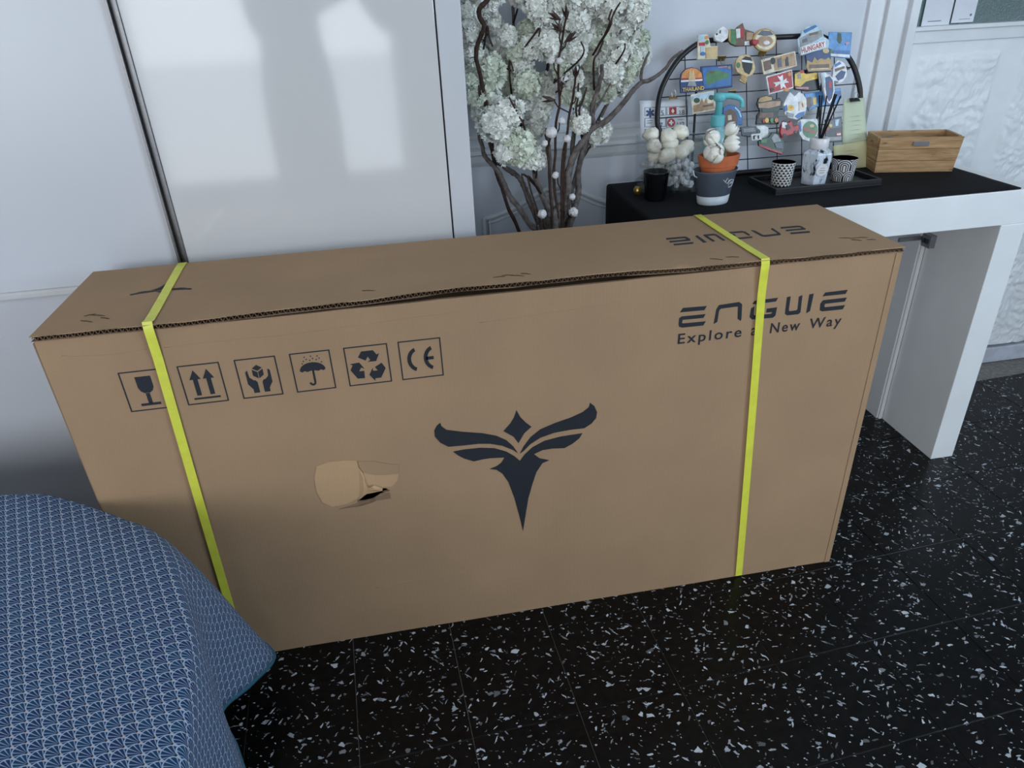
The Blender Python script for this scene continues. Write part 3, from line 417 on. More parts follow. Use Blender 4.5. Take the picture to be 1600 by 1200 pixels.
BRANCHES = {'bareL':(((0.8626,0.47,0.6328),(0.8523,0.4737,0.6608),(0.833,0.4775,0.6845),(0.8013,0.4812,0.7337),(0.7834,0.485,0.7717),(0.7679,0.4888,0.8022),(0.748,0.4925,0.8284),(0.7434,0.4962,0.851),(0.7398,0.5,0.8752)),0.0075,0.004),'b1':(((0.8735,0.5,0.6222),(0.8611,0.5145,0.6761),(0.8508,0.5291,0.7104),(0.8383,0.5436,0.7446),(0.8277,0.5582,0.7648),(0.8008,0.5727,0.7864),(0.7809,0.5873,0.8074),(0.7705,0.6018,0.8714),(0.7645,0.6164,0.9626),(0.7604,0.6309,1.0421),(0.7695,0.6455,1.1184),(0.7782,0.66,1.1555)),0.008,0.003),'b2':(((0.8764,0.48,0.6283),(0.8842,0.5,0.6967),(0.8752,0.52,0.729),(0.8661,0.54,0.7613),(0.8603,0.56,0.8287),(0.8451,0.58,0.8783),(0.821,0.6,0.9278),(0.8292,0.62,0.9872),(0.8446,0.64,1.0572),(0.8469,0.66,1.1377)),0.0085,0.003),'b3':(((0.8967,0.53,0.6105),(0.9025,0.5486,0.7243),(0.902,0.5671,0.8243),(0.8967,0.5857,0.8739),(0.897,0.6043,0.9226),(0.9161,0.6229,0.9943),(0.917,0.6414,1.0733),(0.9134,0.66,1.1426)),0.006,0.003),'b4':(((0.921,0.54,0.605),(0.9398,0.555,0.6865),(0.9557,0.57,0.784),(0.9665,0.585,0.8518),(0.9773,0.6,0.8837),(0.9926,0.615,0.9366),(0.9958,0.63,1.0302),(0.9857,0.645,1.0896),(0.9849,0.66,1.1474)),0.0065,0.003),'b5':(((0.9237,0.49,0.6206),(0.9466,0.5055,0.6897),(0.9599,0.5209,0.7308),(0.9637,0.5364,0.7768),(0.9778,0.5518,0.8128),(0.9993,0.5673,0.8655),(1.0102,0.5827,0.8926),(1.0254,0.5982,0.9365),(1.0498,0.6136,0.9877),(1.062,0.6291,1.047),(1.0879,0.6445,1.1046),(1.1029,0.66,1.1427)),0.0085,0.003),'b6':(((0.9283,0.55,0.6011),(0.9546,0.5657,0.7157),(0.9943,0.5814,0.815),(1.0448,0.5971,0.897),(1.0861,0.6129,0.9439),(1.1124,0.6286,1.0038),(1.122,0.6443,1.0636),(1.117,0.66,1.1344)),0.006,0.003),'bareR':(((0.8885,0.45,0.6366),(0.89,0.4533,0.7043),(0.9137,0.4567,0.7304),(0.9237,0.46,0.7876),(0.9334,0.4633,0.8201),(0.9563,0.4667,0.8491),(0.979,0.47,0.8737),(1.0063,0.4733,0.8843),(1.0439,0.4767,0.9169),(1.0682,0.48,0.9428),(1.0864,0.4833,0.9552),(1.1072,0.4867,0.9587),(1.1383,0.49,0.977),(1.1517,0.4933,0.9934),(1.1673,0.4967,1.0039),(1.1776,0.5,1.0089)),0.0095,0.0025),'bareRfork':(((1.0863,0.487,0.9548),(1.0842,0.4852,0.9669),(1.0891,0.4835,0.988),(1.0921,0.4817,1.0014),(1.0965,0.48,1.0127)),0.004,0.002),'up1':(((0.9766,0.47,0.886),(0.975,0.466,0.9187),(0.9841,0.462,0.95),(0.989,0.458,0.9693),(0.9919,0.454,0.9771),(0.9891,0.45,0.9964)),0.0055,0.004),'up1b':(((0.9771,0.465,0.9028),(0.9905,0.46,0.9264),(0.9993,0.455,0.946),(1.0082,0.45,0.9606)),0.003,0.0018),'topleft':(((0.7426,0.49,1.018),(0.7494,0.4867,1.0542),(0.7595,0.4833,1.0753),(0.7522,0.48,1.0933),(0.7526,0.4767,1.1072),(0.7667,0.4733,1.1203),(0.7712,0.47,1.1404)),0.004,0.006)}
TWIGS = ((((0.9476,0.455,1.0113),(0.9448,0.45,1.0409)),0.0022,0.0016),(((0.9728,0.455,0.9988),(0.9822,0.4525,1.0188),(0.9914,0.45,1.0403)),0.0022,0.0016),(((1.0007,0.455,1.0576),(1.0096,0.4525,1.0821),(1.0243,0.45,1.1059)),0.0022,0.0016),(((1.0006,0.455,1.0612),(1.0015,0.4525,1.079),(1.0064,0.45,1.0946)),0.0022,0.0016),(((1.0314,0.455,1.0123),(1.0353,0.45,1.0326)),0.0022,0.0016),(((0.9441,0.455,0.9064),(0.9497,0.4525,0.9299),(0.9573,0.45,0.9568)),0.0022,0.0016),(((0.7605,0.455,1.0728),(0.7639,0.4525,1.057),(0.7694,0.45,1.041)),0.0022,0.0016),(((0.8019,0.455,1.0101),(0.8086,0.45,0.9955)),0.0022,0.0016),(((0.8582,0.455,1.0646),(0.8597,0.45,1.0541)),0.0022,0.0016),(((0.739,0.455,0.9694),(0.7381,0.45,0.9531)),0.0022,0.0016),(((0.9376,0.455,0.9068),(0.9411,0.4525,0.9382),(0.9403,0.45,0.9654)),0.0022,0.0016),(((0.8264,0.455,0.8906),(0.8181,0.4525,0.9073),(0.7984,0.45,0.9475)),0.0022,0.0016),(((0.8188,0.455,0.7928),(0.8405,0.4525,0.7223),(0.8541,0.45,0.6493)),0.0022,0.0016),(((0.8317,0.455,0.7875),(0.8514,0.4525,0.708),(0.8609,0.45,0.6486)),0.0022,0.0016))
CLUSTERS = (((0.7382,0.5236,1.0998),0.024),((0.7405,0.5103,1.0679),0.0238),((0.7412,0.5396,1.0256),0.0266),((0.7329,0.5155,0.9786),0.0239),((0.74,0.5067,0.9442),0.0214),((0.7684,0.5402,0.9858),0.0387),((0.804,0.5918,1.0226),0.0289),((0.7987,0.58,0.9521),0.0327),((0.825,0.5765,0.959),0.0222),((0.85,0.5222,0.9593),0.0278),((0.8442,0.5537,0.9959),0.0234),((0.7491,0.5277,0.909),0.0216),((0.7707,0.475,0.8952),0.035),((0.7991,0.475,0.9132),0.0303),((0.8199,0.475,0.843),0.0373),((0.7914,0.475,0.8369),0.0256),((0.8391,0.475,0.8291),0.028),((0.8576,0.475,0.8151),0.0196),((0.8945,0.5173,1.0929),0.0315),((0.8728,0.5106,1.1118),0.0286),((0.8987,0.5214,1.0374),0.0335),((0.9414,0.5927,1.0622),0.0249),((0.8925,0.5829,0.9254),0.0297),((0.8822,0.5807,0.8927),0.0272),((0.9015,0.58,0.95),0.0247),((0.9493,0.5193,1.0794),0.0316),((0.9524,0.531,1.0188),0.0279),((0.9779,0.5627,1.0502),0.0343),((0.9991,0.5732,0.9936),0.0286),((0.9938,0.5855,0.9563),0.0248),((1.0285,0.588,1.0851),0.0378),((1.0303,0.5087,1.1013),0.0333),((1.0127,0.5606,1.037),0.0294),((1.0507,0.5672,1.023),0.0373),((1.0618,0.5506,1.0656),0.037),((1.0763,0.5178,1.0882),0.0287),((1.064,0.5474,0.9802),0.0369),((1.0254,0.5089,0.9778),0.0276),((1.1044,0.5935,1.0267),0.0299),((1.1149,0.5865,0.9984),0.0238),((1.0841,0.5548,0.9904),0.0273),((1.024,0.53,0.9359),0.0231),((1.07,0.5909,0.9388),0.0229),((0.9516,0.475,0.887),0.0242),((0.9896,0.5572,0.859),0.0166),((1.0292,0.5882,0.8425),0.0249),((1.0117,0.5848,0.831),0.0179),((0.9939,0.5508,0.923),0.0234),((0.9462,0.5414,0.9312),0.0232),((0.8681,0.5599,0.8627),0.0235),((0.8398,0.5431,0.9255),0.0213),((0.8101,0.5161,1.0533),0.0191),((0.7722,0.5305,1.1439),0.0385),((0.8543,0.5813,1.1372),0.0347),((0.9208,0.5043,1.1308),0.0379),((0.9825,0.5046,1.1318),0.0379),((1.0632,0.5626,1.1323),0.0392),((0.77,0.528,1.1125),0.024),((0.7882,0.5535,1.0785),0.0195),((0.8313,0.5471,1.028),0.0243),((0.8063,0.5343,1.1702),0.0338),((0.9098,0.5997,1.1785),0.0375),((0.9654,0.5196,1.1777),0.0359),((1.03,0.5413,1.162),0.0339),((0.9329,0.5203,1.1548),0.0335),((0.8611,0.5633,1.0597),0.0221),((0.8617,0.5276,1.0314),0.0216),((0.9273,0.5356,0.9888),0.0217),((0.9244,0.5747,1.0976),0.0222),((0.9778,0.5321,1.0997),0.0265),((1.0208,0.5559,1.0096),0.0244),((1.0137,0.5904,0.9505),0.0224),((0.9472,0.5101,0.9666),0.02),((1.0411,0.5062,1.0081),0.0261),((0.7714,0.5229,0.9324),0.024),((0.7438,0.5765,0.9957),0.0222))
COTTON = (('g1',((0.8954,0.45,0.636),(0.8878,0.45,0.7713),(0.8907,0.45,0.8342),(0.8935,0.45,0.8947),(0.9024,0.45,0.9333),(0.8985,0.45,0.9716),(0.8996,0.45,1.0051),(0.9114,0.45,1.0657),(0.9156,0.45,1.09)),(((0.8831,0.44,1.0112),0.0081),((0.8994,0.44,1.0088),0.0072),((0.9094,0.44,0.9739),0.0085),((0.9027,0.44,0.8968),0.0081)),((0.9131,0.44,1.0904),(0.897,0.44,1.0668),(0.9191,0.44,1.0481),(0.9065,0.44,0.9703),(0.8932,0.44,1.0861))),('g2',((0.8815,0.45,0.6373),(0.8789,0.45,0.772),(0.8755,0.45,0.8395),(0.8825,0.45,0.8675)),(((0.8812,0.44,0.8752),0.0127),((0.8672,0.44,0.8549),0.0072)),()),('g3',((0.9001,0.45,0.6355),(0.9048,0.45,0.7913),(0.9104,0.45,0.8451),(0.9161,0.45,0.8569)),(((0.9145,0.44,0.8608),0.0085),((0.8892,0.44,0.7883),0.0081)),()),('g4',((0.9094,0.45,0.6346),(0.9142,0.45,0.6804),(0.9257,0.45,0.702)),(((0.9277,0.44,0.7055),0.0115),((0.9254,0.44,0.7393),0.0076)),((0.9209,0.44,0.7007),)),('g5',((0.8769,0.45,0.6378),(0.8682,0.45,0.671),(0.8619,0.45,0.6987)),(((0.8586,0.44,0.7076),0.0106),),()),('g6',((0.9047,0.45,0.6351),(0.9102,0.45,0.8119),(0.9256,0.45,0.924),(0.934,0.45,0.9695),(0.9348,0.45,0.9827)),(((0.9366,0.44,0.9439),0.0068),),((0.9322,0.44,0.9838),(0.8791,0.44,0.9398))))
TXT_H = ((132.4, 263.8), (191.6, 276.0))
TXT_T = ((-162.7, 198.0), (-109.9, 199.5))
# ------------------------------------------------------------------ geometry helpers
def tri_ok(poly):
    a = sum(poly[i][0] * poly[(i + 1) % len(poly)][1] - poly[(i + 1) % len(poly)][0] * poly[i][1] for i in range(len(poly)))
    return list(poly) if a > 0 else list(reversed(poly))

class MB:
    """collects geometry of ONE part"""
    def __init__(self):
        self.v, self.f, self.uv = [], [], {}
    def add(self, verts, faces):
        k = len(self.v)
        self.v += [tuple(p) for p in verts]
        self.f += [tuple(i + k for i in fc) for fc in faces]
        return self
    def box(self, x0, x1, y0, y1, z0, z1):
        return self.add([(x0, y0, z0), (x1, y0, z0), (x1, y1, z0), (x0, y1, z0), (x0, y0, z1), (x1, y0, z1), (x1, y1, z1), (x0, y1, z1)],
                        [(3, 2, 1, 0), (4, 5, 6, 7), (0, 1, 5, 4), (1, 2, 6, 5), (2, 3, 7, 6), (3, 0, 4, 7)])
    def prism(self, poly, z0, z1, fr=lambda a, b, c: (a, b, c)):
        p = tri_ok(poly); n = len(p)
        vs_ = [fr(a, b, z0) for a, b in p] + [fr(a, b, z1) for a, b in p]
        return self.add(vs_, [tuple(range(n - 1, -1, -1)), tuple(range(n, 2 * n))] + [(i, (i + 1) % n, n + (i + 1) % n, n + i) for i in range(n)])
    def tube(self, pts, radii, n=8, wob=0.0, seed=0, closed=False):
        pts = [Vector(p) for p in pts]
        if not isinstance(radii, (list, tuple)):
            radii = [radii] * len(pts)
        k = len(self.v); m = len(pts)
        prev = None
        rnd = random.Random(seed)
        for i, p in enumerate(pts):
            if closed:
                t = pts[(i + 1) % m] - pts[i - 1]
            else:
                t = pts[min(i + 1, m - 1)] - pts[max(i - 1, 0)]
            t.normalize()
            if prev is None:
                ref = Vector((0, 0, 1)) if abs(t.z) < 0.8 else Vector((1, 0, 0))
                a = t.cross(ref).normalized()
            else:
                a = (prev - t * prev.dot(t))
                a = a.normalized() if a.length > 1e-6 else t.orthogonal().normalized()
            prev = a
            b = t.cross(a)
            for j in range(n):
                r = radii[i] * (1 + rnd.uniform(-wob, wob))
                q = p + (a * math.cos(2 * PI * j / n) + b * math.sin(2 * PI * j / n)) * r
                self.v.append(tuple(q))
        segs = m if closed else m - 1
        for i in range(segs):
            i2 = (i + 1) % m
            for j in range(n):
                self.f.append((k + i * n + j, k + i * n + (j + 1) % n, k + i2 * n + (j + 1) % n, k + i2 * n + j))
        if not closed:
            self.f.append(tuple(k + j for j in range(n - 1, -1, -1)))
            self.f.append(tuple(k + (m - 1) * n + j for j in range(n)))
        return self
    def lathe(self, prof, n=28, c=(0, 0, 0), sx=1.0, sy=1.0, cap=True, uvs=False):
        k = len(self.v); m = len(prof)
        for (r, z) in prof:
            for j in range(n):
                self.v.append((c[0] + r * sx * math.cos(2 * PI * j / n), c[1] + r * sy * math.sin(2 * PI * j / n), c[2] + z))
        zs = [z for r, z in prof]; z0, z1 = min(zs), max(zs)
        for i in range(m - 1):
            for j in range(n):
                if uvs:
                    self.uv[len(self.f)] = [(j / n, (prof[i][1] - z0) / (z1 - z0)), ((j + 1) / n, (prof[i][1] - z0) / (z1 - z0)), ((j + 1) / n, (prof[i + 1][1] - z0) / (z1 - z0)), (j / n, (prof[i + 1][1] - z0) / (z1 - z0))]
                self.f.append((k + i * n + j, k + i * n + (j + 1) % n, k + (i + 1) * n + (j + 1) % n, k + (i + 1) * n + j))
        if cap:
            self.f.append(tuple(k + j for j in range(n - 1, -1, -1)))
            self.f.append(tuple(k + (m - 1) * n + j for j in range(n)))
        return self
    def blob(self, c, r, seed=0, amp=0.15, freq=1.6, seg=(10, 14), sq=(1, 1, 1)):
        k = len(self.v); a, b = seg
        for i in range(1, a):
            th = PI * i / a
            for j in range(b):
                ph = 2 * PI * j / b
                d = Vector((math.sin(th) * math.cos(ph), math.sin(th) * math.sin(ph), math.cos(th)))
                f = 1 + amp * noise.noise(d * freq + Vector((seed * 3.7, seed, 0)))
                self.v.append((c[0] + d.x * r * f * sq[0], c[1] + d.y * r * f * sq[1], c[2] + d.z * r * f * sq[2]))
        for i in range(a - 2):
            for j in range(b):
                self.f.append((k + i * b + j, k + (i + 1) * b + j, k + (i + 1) * b + (j + 1) % b, k + i * b + (j + 1) % b))
        top = len(self.v); self.v.append((c[0], c[1], c[2] + r * sq[2])); self.v.append((c[0], c[1], c[2] - r * sq[2]))
        for j in range(b):
            self.f.append((k + j, k + (j + 1) % b, top))
            self.f.append((k + (a - 2) * b + (j + 1) % b, k + (a - 2) * b + j, top + 1))
        return self
    def mesh(self, name, mat=None, smooth=False):
        me = bpy.data.meshes.new(name)
        me.from_pydata(self.v, [], self.f)
        if self.uv:
            lay = me.uv_layers.new(name='UVMap')
            for pi, po in enumerate(me.polygons):
                for q, li in enumerate(po.loop_indices):
                    lay.data[li].uv = self.uv.get(pi, [(0, 0)] * len(po.loop_indices))[q]
        if smooth:
            me.polygons.foreach_set('use_smooth', [True] * len(me.polygons))
        if mat:
            me.materials.append(M[mat])
        me.update()
        return me
    def build(self, name, mat, parent=None, smooth=False, bevel=0, seg=2, auto=False):
        o = bpy.data.objects.new(name, self.mesh(name, mat, smooth))
        COL.objects.link(o)
        if parent:
            o.parent = parent
        if bevel:
            b = o.modifiers.new('soft_edge', 'BEVEL'); b.width = bevel; b.segments = seg; b.limit_method = 'ANGLE'; b.angle_limit = math.radians(40)
        if auto:
            o.data.polygons.foreach_set('use_smooth', [True] * len(o.data.polygons))
            o.data.set_sharp_from_angle(angle=math.radians(38))
        return o

def tag(o, label=None, cat=None, group=None, kind=None):
    if label: o['label'] = label
    if cat: o['category'] = cat
    if group: o['group'] = group
    if kind: o['kind'] = kind
    return o
def thing(name, label, cat, loc=(0, 0, 0), group=None, rz=0):
    o = bpy.data.objects.new(name, None)
    o.empty_display_size = 0.05
    COL.objects.link(o)
    o.location = loc
    o.rotation_euler = (0, 0, rz)
    return tag(o, label, cat, group)
def struct(o):
    o['kind'] = 'structure'
    return o
def smooth_path(pts, sub=4):
    P = [Vector(p) for p in pts]; out = []
    for i in range(len(P) - 1):
        p0 = P[max(i - 1, 0)]; p1 = P[i]; p2 = P[i + 1]; p3 = P[min(i + 2, len(P) - 1)]
        for s in range(sub):
            t = s / sub
            out.append(0.5 * ((2 * p1) + (p2 - p0) * t + (2 * p0 - 5 * p1 + 4 * p2 - p3) * t * t + (3 * p1 - p0 - 3 * p2 + p3) * t ** 3))
    out.append(P[-1])
    return out
def text_shapes(body, x0, x1, z0, z1, fr, space=1.0, bold=0.0):
    """flat lettering fitted into a rectangle; fr maps (a, b, c) to space, c is the raise"""
    cu = bpy.data.curves.new('lettering', 'FONT'); cu.body = body; cu.resolution_u = 4; cu.space_character = space; cu.offset = bold
    ob = bpy.data.objects.new('lettering', cu); COL.objects.link(ob)
    dg = bpy.context.evaluated_depsgraph_get()
    me = ob.evaluated_get(dg).to_mesh()
    xs = [v.co.x for v in me.vertices]; ys = [v.co.y for v in me.vertices]
    ax, bx, ay, by = min(xs), max(xs), min(ys), max(ys)
    mb = MB()
    mb.add([fr(x0 + (v.co.x - ax) / (bx - ax) * (x1 - x0), z0 + (v.co.y - ay) / (by - ay) * (z1 - z0), 0) for v in me.vertices], [tuple(p.vertices) for p in me.polygons])
    ob.evaluated_get(dg).to_mesh_clear()
    bpy.data.objects.remove(ob); bpy.data.curves.remove(cu)
    return mb

# ------------------------------------------------------------------ room shell
FLOOR_ROT = math.radians(3.6)
fl = struct(MB().box(-2.4, 3.4, -3.3, 0.80, -0.06, -0.0022).build('floor', 'grout'))
tag(fl, 'black terrazzo tile floor with pale hairline joints')
TS = 0.1955
tile_me = MB()
g_ = 0.0007
tile_me.add([(g_, g_, -0.002), (TS - g_, g_, -0.002), (TS - g_, TS - g_, -0.002), (g_, TS - g_, -0.002), (g_, g_, -0.0004), (TS - g_, g_, -0.0004), (TS - g_, TS - g_, -0.0004), (g_, TS - g_, -0.0004),
             (g_ + .0004, g_ + .0004, 0), (TS - g_ - .0004, g_ + .0004, 0), (TS - g_ - .0004, TS - g_ - .0004, 0), (g_ + .0004, TS - g_ - .0004, 0)],
            [(0, 1, 5, 4), (1, 2, 6, 5), (2, 3, 7, 6), (3, 0, 4, 7), (4, 5, 9, 8), (5, 6, 10, 9), (6, 7, 11, 10), (7, 4, 8, 11), (8, 9, 10, 11)])
tile_mesh = tile_me.mesh('tile', 'terrazzo')
ca, sa = math.cos(FLOOR_ROT), math.sin(FLOOR_ROT)
far_tiles = MB()
for i in range(-16, 20):
    for j in range(-20, 8):
        lx, ly = i * TS, j * TS
        x = 0.363 + lx * ca - ly * sa; y = -0.083 + lx * sa + ly * ca
        cx, cy = x + TS / 2, y + TS / 2
        if not (-2.3 < cx < 3.3 and -3.2 < cy < 0.70):
            continue
        if 0.0 < cx < 2.9 and -0.75 < cy < 0.70:
            t = bpy.data.objects.new('tile', tile_mesh); COL.objects.link(t); t.parent = fl
            t.location = (x, y, 0); t.rotation_euler = (0, 0, FLOOR_ROT)
        else:
            far_tiles.add([(x + a * ca - b * sa, y + a * sa + b * ca, c) for a, b, c in tile_me.v], tile_me.f)
ft = far_tiles.build('tile_field', 'terrazzo', fl); ft['kind'] = 'stuff'

YW = 0.74
wall = struct(MB().box(-2.4, 1.745, YW, 0.80, 0, 2.5).build('wall_back', 'wall'))
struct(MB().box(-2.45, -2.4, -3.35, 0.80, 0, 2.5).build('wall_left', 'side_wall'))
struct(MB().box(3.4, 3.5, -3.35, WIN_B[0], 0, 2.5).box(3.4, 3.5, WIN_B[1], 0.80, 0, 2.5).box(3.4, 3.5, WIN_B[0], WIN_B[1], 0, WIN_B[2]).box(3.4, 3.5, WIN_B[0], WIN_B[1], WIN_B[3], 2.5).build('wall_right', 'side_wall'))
struct(MB().box(-2.45, 3.45, -3.35, 0.80, 2.5, 2.55).build('ceiling', 'ceiling'))
wf = MB()
for (a, b, c, d) in ((-2.45, WIN_C[0], 0, 2.5), (WIN_C[0], WIN_C[1], 0, WIN_C[2]), (WIN_C[0], WIN_C[1], WIN_C[3], 2.5), (WIN_C[1], WIN_A[0], 0, 2.5), (WIN_A[0], WIN_A[1], 0, WIN_A[2]), (WIN_A[0], WIN_A[1], WIN_A[3], 2.5), (WIN_A[1], 3.45, 0, 2.5)):
    wf.box(a, b, -3.35, -3.20, c, d)
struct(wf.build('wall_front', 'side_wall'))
for k, W_ in enumerate((WIN_A, WIN_C)):
    fb = MB(); e = 0.05; xm = (W_[0] + W_[1]) / 2
    fb.box(W_[0], W_[0] + e, -3.20, -3.16, W_[2], W_[3]).box(W_[1] - e, W_[1], -3.20, -3.16, W_[2], W_[3]).box(xm - .03, xm + .03, -3.20, -3.16, W_[2], W_[3])
    fb.box(W_[0], W_[1], -3.20, -3.16, W_[2], W_[2] + e).box(W_[0], W_[1], -3.20, -3.16, W_[3] - e, W_[3])
    struct(fb.build('window_%d' % (k + 2), 'wood_paint'))

fb = MB(); ym = (WIN_B[0] + WIN_B[1]) / 2
for (a, b, c, d) in ((WIN_B[0], WIN_B[0] + .05, WIN_B[2], WIN_B[3]), (WIN_B[1] - .05, WIN_B[1], WIN_B[2], WIN_B[3]), (ym - .03, ym + .03, WIN_B[2], WIN_B[3]), (WIN_B[0], WIN_B[1], WIN_B[2], WIN_B[2] + .05), (WIN_B[0], WIN_B[1], WIN_B[3] - .05, WIN_B[3])):
    fb.box(3.36, 3.40, a, b, c, d)
struct(fb.build('window_4', 'wood_paint'))
# dado rail and panel mouldings of the back wall
def rail(name, prof, x0, x1, parent=None, mat='wood_paint'):
    mb = MB()
    n = len(prof)
    mb.add([(x0, YW - d, z) for d, z in prof] + [(x1, YW - d, z) for d, z in prof], [(i, (i + 1) % n, n + (i + 1) % n, n + i) for i in range(n)] + [tuple(range(n - 1, -1, -1)), tuple(range(n, 2 * n))])
    o = mb.build(name, mat, parent)
    if not parent: struct(o)
    return o
rail('trim_1', [(0, .832), (.006, .832), (.010, .828), (.010, .822), (.006, .818), (.004, .800), (.022, .7945), (.026, .790), (.026, .786), (.016, .781), (.013, .772), (.010, .764), (.005, .757), (0, .752)], -0.6, 1.745)
def moulding(name, pts, closed=False, parent=None):
    mb = MB()
    path = pts
    for r, d in ((0.0065, 0.0), (0.0035, 0.013)):
        q = []
        for i, (x, z) in enumerate(path):
            a = path[max(i - 1, 0)]; b = path[min(i + 1, len(path) - 1)]
            tx, tz = b[0] - a[0], b[1] - a[1]; L = math.hypot(tx, tz) or 1
            q.append((x + tz / L * d, YW - 0.001, z - tx / L * d))
        mb.tube(q, r, 8)
    return mb.build(name, 'wood_paint', parent, smooth=True)
def serp(x0, x1, zlow, ztop, foot):
    xs = [0, 0, .0, .08, .22, .34, .44, .5, .56, .66, .78, .92, 1.0, 1.0, 1.0]
    zs = [None, None, 0, .07, .36, .72, .96, 1, .96, .72, .36, .07, 0, None, None]
    pts = []
    for a, b, i in zip(xs, zs, range(15)):
        if b is None:
            z = foot if i in (0, 14) else (foot + zlow) / 2
        else:
            z = zlow + (ztop - zlow) * b
        pts.append((x0 + (x1 - x0) * a, z))
    return [(p.x, p.y) for p in smooth_path([(x, z, 0) for x, z in pts[2:-2]], 4)]
for (x0, x1) in ((0.768, 1.155), (1.23, 1.66)):
    pts = [(x0, 0.12), (x0, 0.35)] + serp(x0, x1, 0.622, 0.687, 0.12) + [(x1, 0.35), (x1, 0.12)]
    tag(moulding('panel_moulding', pts, parent=wall))
rail('baseboard_back', [(0, 0), (.014, 0), (.014, .075), (.008, .085), (0, .085)], 0.72, 1.745, mat='baseboard')

# right of the console: door casing, rough stucco panel, rail and frosted window
cs = MB()
cs.box(1.745, 1.79, YW - .008, 0.80, 0, 2.5).box(1.79, 1.835, YW - .018, 0.80, 0, 2.5).box(1.835, 1.850, YW - .010, 0.80, 0, 2.5).box(1.850, 1.874, YW - .022, 0.80, 0, 2.5)
struct(cs.build('trim_2', 'wood_paint', bevel=.002))
tag(bpy.data.objects['trim_2'], 'white painted door casing with stepped profile')
st = MB(); NX, NZ = 300, 300
X0, X1, Z0, Z1 = 1.874, 2.75, 0.060, 0.972
for j in range(NZ + 1):
    for i in range(NX + 1):
        x = X0 + (X1 - X0) * i / NX; z = Z0 + (Z1 - Z0) * j / NZ
        e = min((x - 1.900) / 0.035, (2.150 - x) / 0.02 if x < 2.165 else max(0, (x - 2.20)) / 0.03, (0.945 - z) / 0.02 + 0.25 * noise.noise(Vector((x * 30, 0, 0))))
        e = max(0.0, min(1.0, e)); e = e * e * (3 - 2 * e)
        p = Vector((x * 14, z * 14, 2.2)); q = Vector((x * 40, z * 34, 7))
        w_ = Vector((noise.noise(q * .35), noise.noise(q * .35 + Vector((9, 3, 1))), 0))
        hgt = 0.5 * noise.ridged_multi_fractal(p * .7 + w_ * .7, 0.9, 2.1, 3, 0.9, 2.0) * .008 + 0.0040 * noise.noise(Vector((x * 34 + z * 20, z * 46, 3)) + w_ * 1.2) + .0026 * noise.noise(Vector((x * 110, z * 80, 5)) + w_ * 2)
        zz = z if j else z + 0.004 * noise.noise(Vector((x * 25, 0, 3))) + 0.002
        st.v.append((x, YW - 0.004 - e * (0.004 + hgt), zz))
for j in range(NZ):
    for i in range(NX):
        k = j * (NX + 1) + i
        st.f.append((k, k + 1, k + NX + 2, k + NX + 1))
so = struct(st.build('wall_stucco', 'stucco', smooth=True))
tag(so, 'white wall with rough troweled stucco panel beside the door casing')
struct(MB().box(1.874, 3.4, YW + .02, 0.80, 0, 0.98).build('wall_recess', 'recess'))
struct(MB().box(2.75, 3.4, YW - .004, YW + .02, 0.06, 2.5).build('wall_back_right', 'wall'))
struct(MB().box(1.874, 3.4, YW - 0.018, YW + .02, 0, 0.054).build('baseboard_right', 'baseboard', bevel=.003))
win = struct(MB().box(1.874, 2.75, YW - .012, 0.80, 0.972, 1.000).box(1.874, 2.75, YW - .020, 0.80, 1.000, 1.010).box(2.68, 2.75, YW - .012, 0.80, 1.010, 2.1).box(1.874, 2.75, YW - .012, 0.80, 2.1, 2.5).build('window_1', 'wood_paint', bevel=.0015))
tag(win, 'white window rail with frosted glass above the stucco panel')
MB().box(1.874, 2.68, YW + .006, YW + .012, 1.010, 2.1).build('pane', 'pane', win)
s1 = MB().box(1.902, 1.979, YW + .001, YW + .0018, 1.0105, 1.20).build('paper_sheet', 'paper')
tag(s1, 'left white paper sheet stuck on the frosted window', 'paper')
MB().box(1.918, 1.954, YW + .0002, YW + .0009, 1.0195, 1.0212).build('printed_line', 'grey_print', s1)
s2 = MB().box(1.984, 2.046, YW + .001, YW + .0018, 1.0135, 1.20).build('paper_sheet', 'paper')
tag(s2, 'right white paper sheet with a printed dot on the frosted window', 'paper')
MB().prism([(2.035 + .003 * math.cos(a), 1.030 + .003 * math.sin(a)) for a in [PI * k / 5 for k in range(10)]], 0, .0007, lambda a, b, c: (a, YW + .0003 + c, b)).build('printed_dot', 'grey_print', s2)
MB().box(2.005, 2.035, YW + .0002, YW + .0009, 1.0205, 1.0215).build('printed_line', 'grey_print', s2)

# ------------------------------------------------------------------ wardrobe
wd = thing('wardrobe', 'tall glossy white sliding-door wardrobe behind the cardboard box', 'wardrobe', (0, 0, 0))
WY = 0.335
MB().box(-1.6, 0.700, WY + .022, YW - .03, 0, 2.35).build('carcass', 'white_matt', wd)
MB().box(0.1455, 0.6535, WY, WY + .02, 0.06, 2.33).build('door', 'white_gloss', wd, bevel=.0015)['label'] = 'glossy door mirroring the window'
MB().box(0.6565, 0.700, WY, WY + .02, 0.0, 2.35).build('end_stile', 'white_matt', wd, bevel=.001)
MB().box(0.6535, 0.6565, WY + .012, WY + .02, 0.0, 2.35).build('seam', 'seam', wd)
MB().box(-0.62, 0.128, WY + .004, WY + .021, 0.680, 2.33).build('door_panel', 'white_matt', wd, bevel=.001)
MB().box(-0.62, 0.128, WY + .004, WY + .021, 0.06, 0.665).build('door_panel', 'white_matt', wd, bevel=.001)
MB().box(-0.62, 0.128, WY - .003, WY + .021, 0.665, 0.680).build('cross_rail', 'white_gloss', wd, bevel=.004)
MB().box(-1.6, -0.624, WY + .002, WY + .021, 0.06, 2.33).build('door', 'white_matt', wd, bevel=.0015)
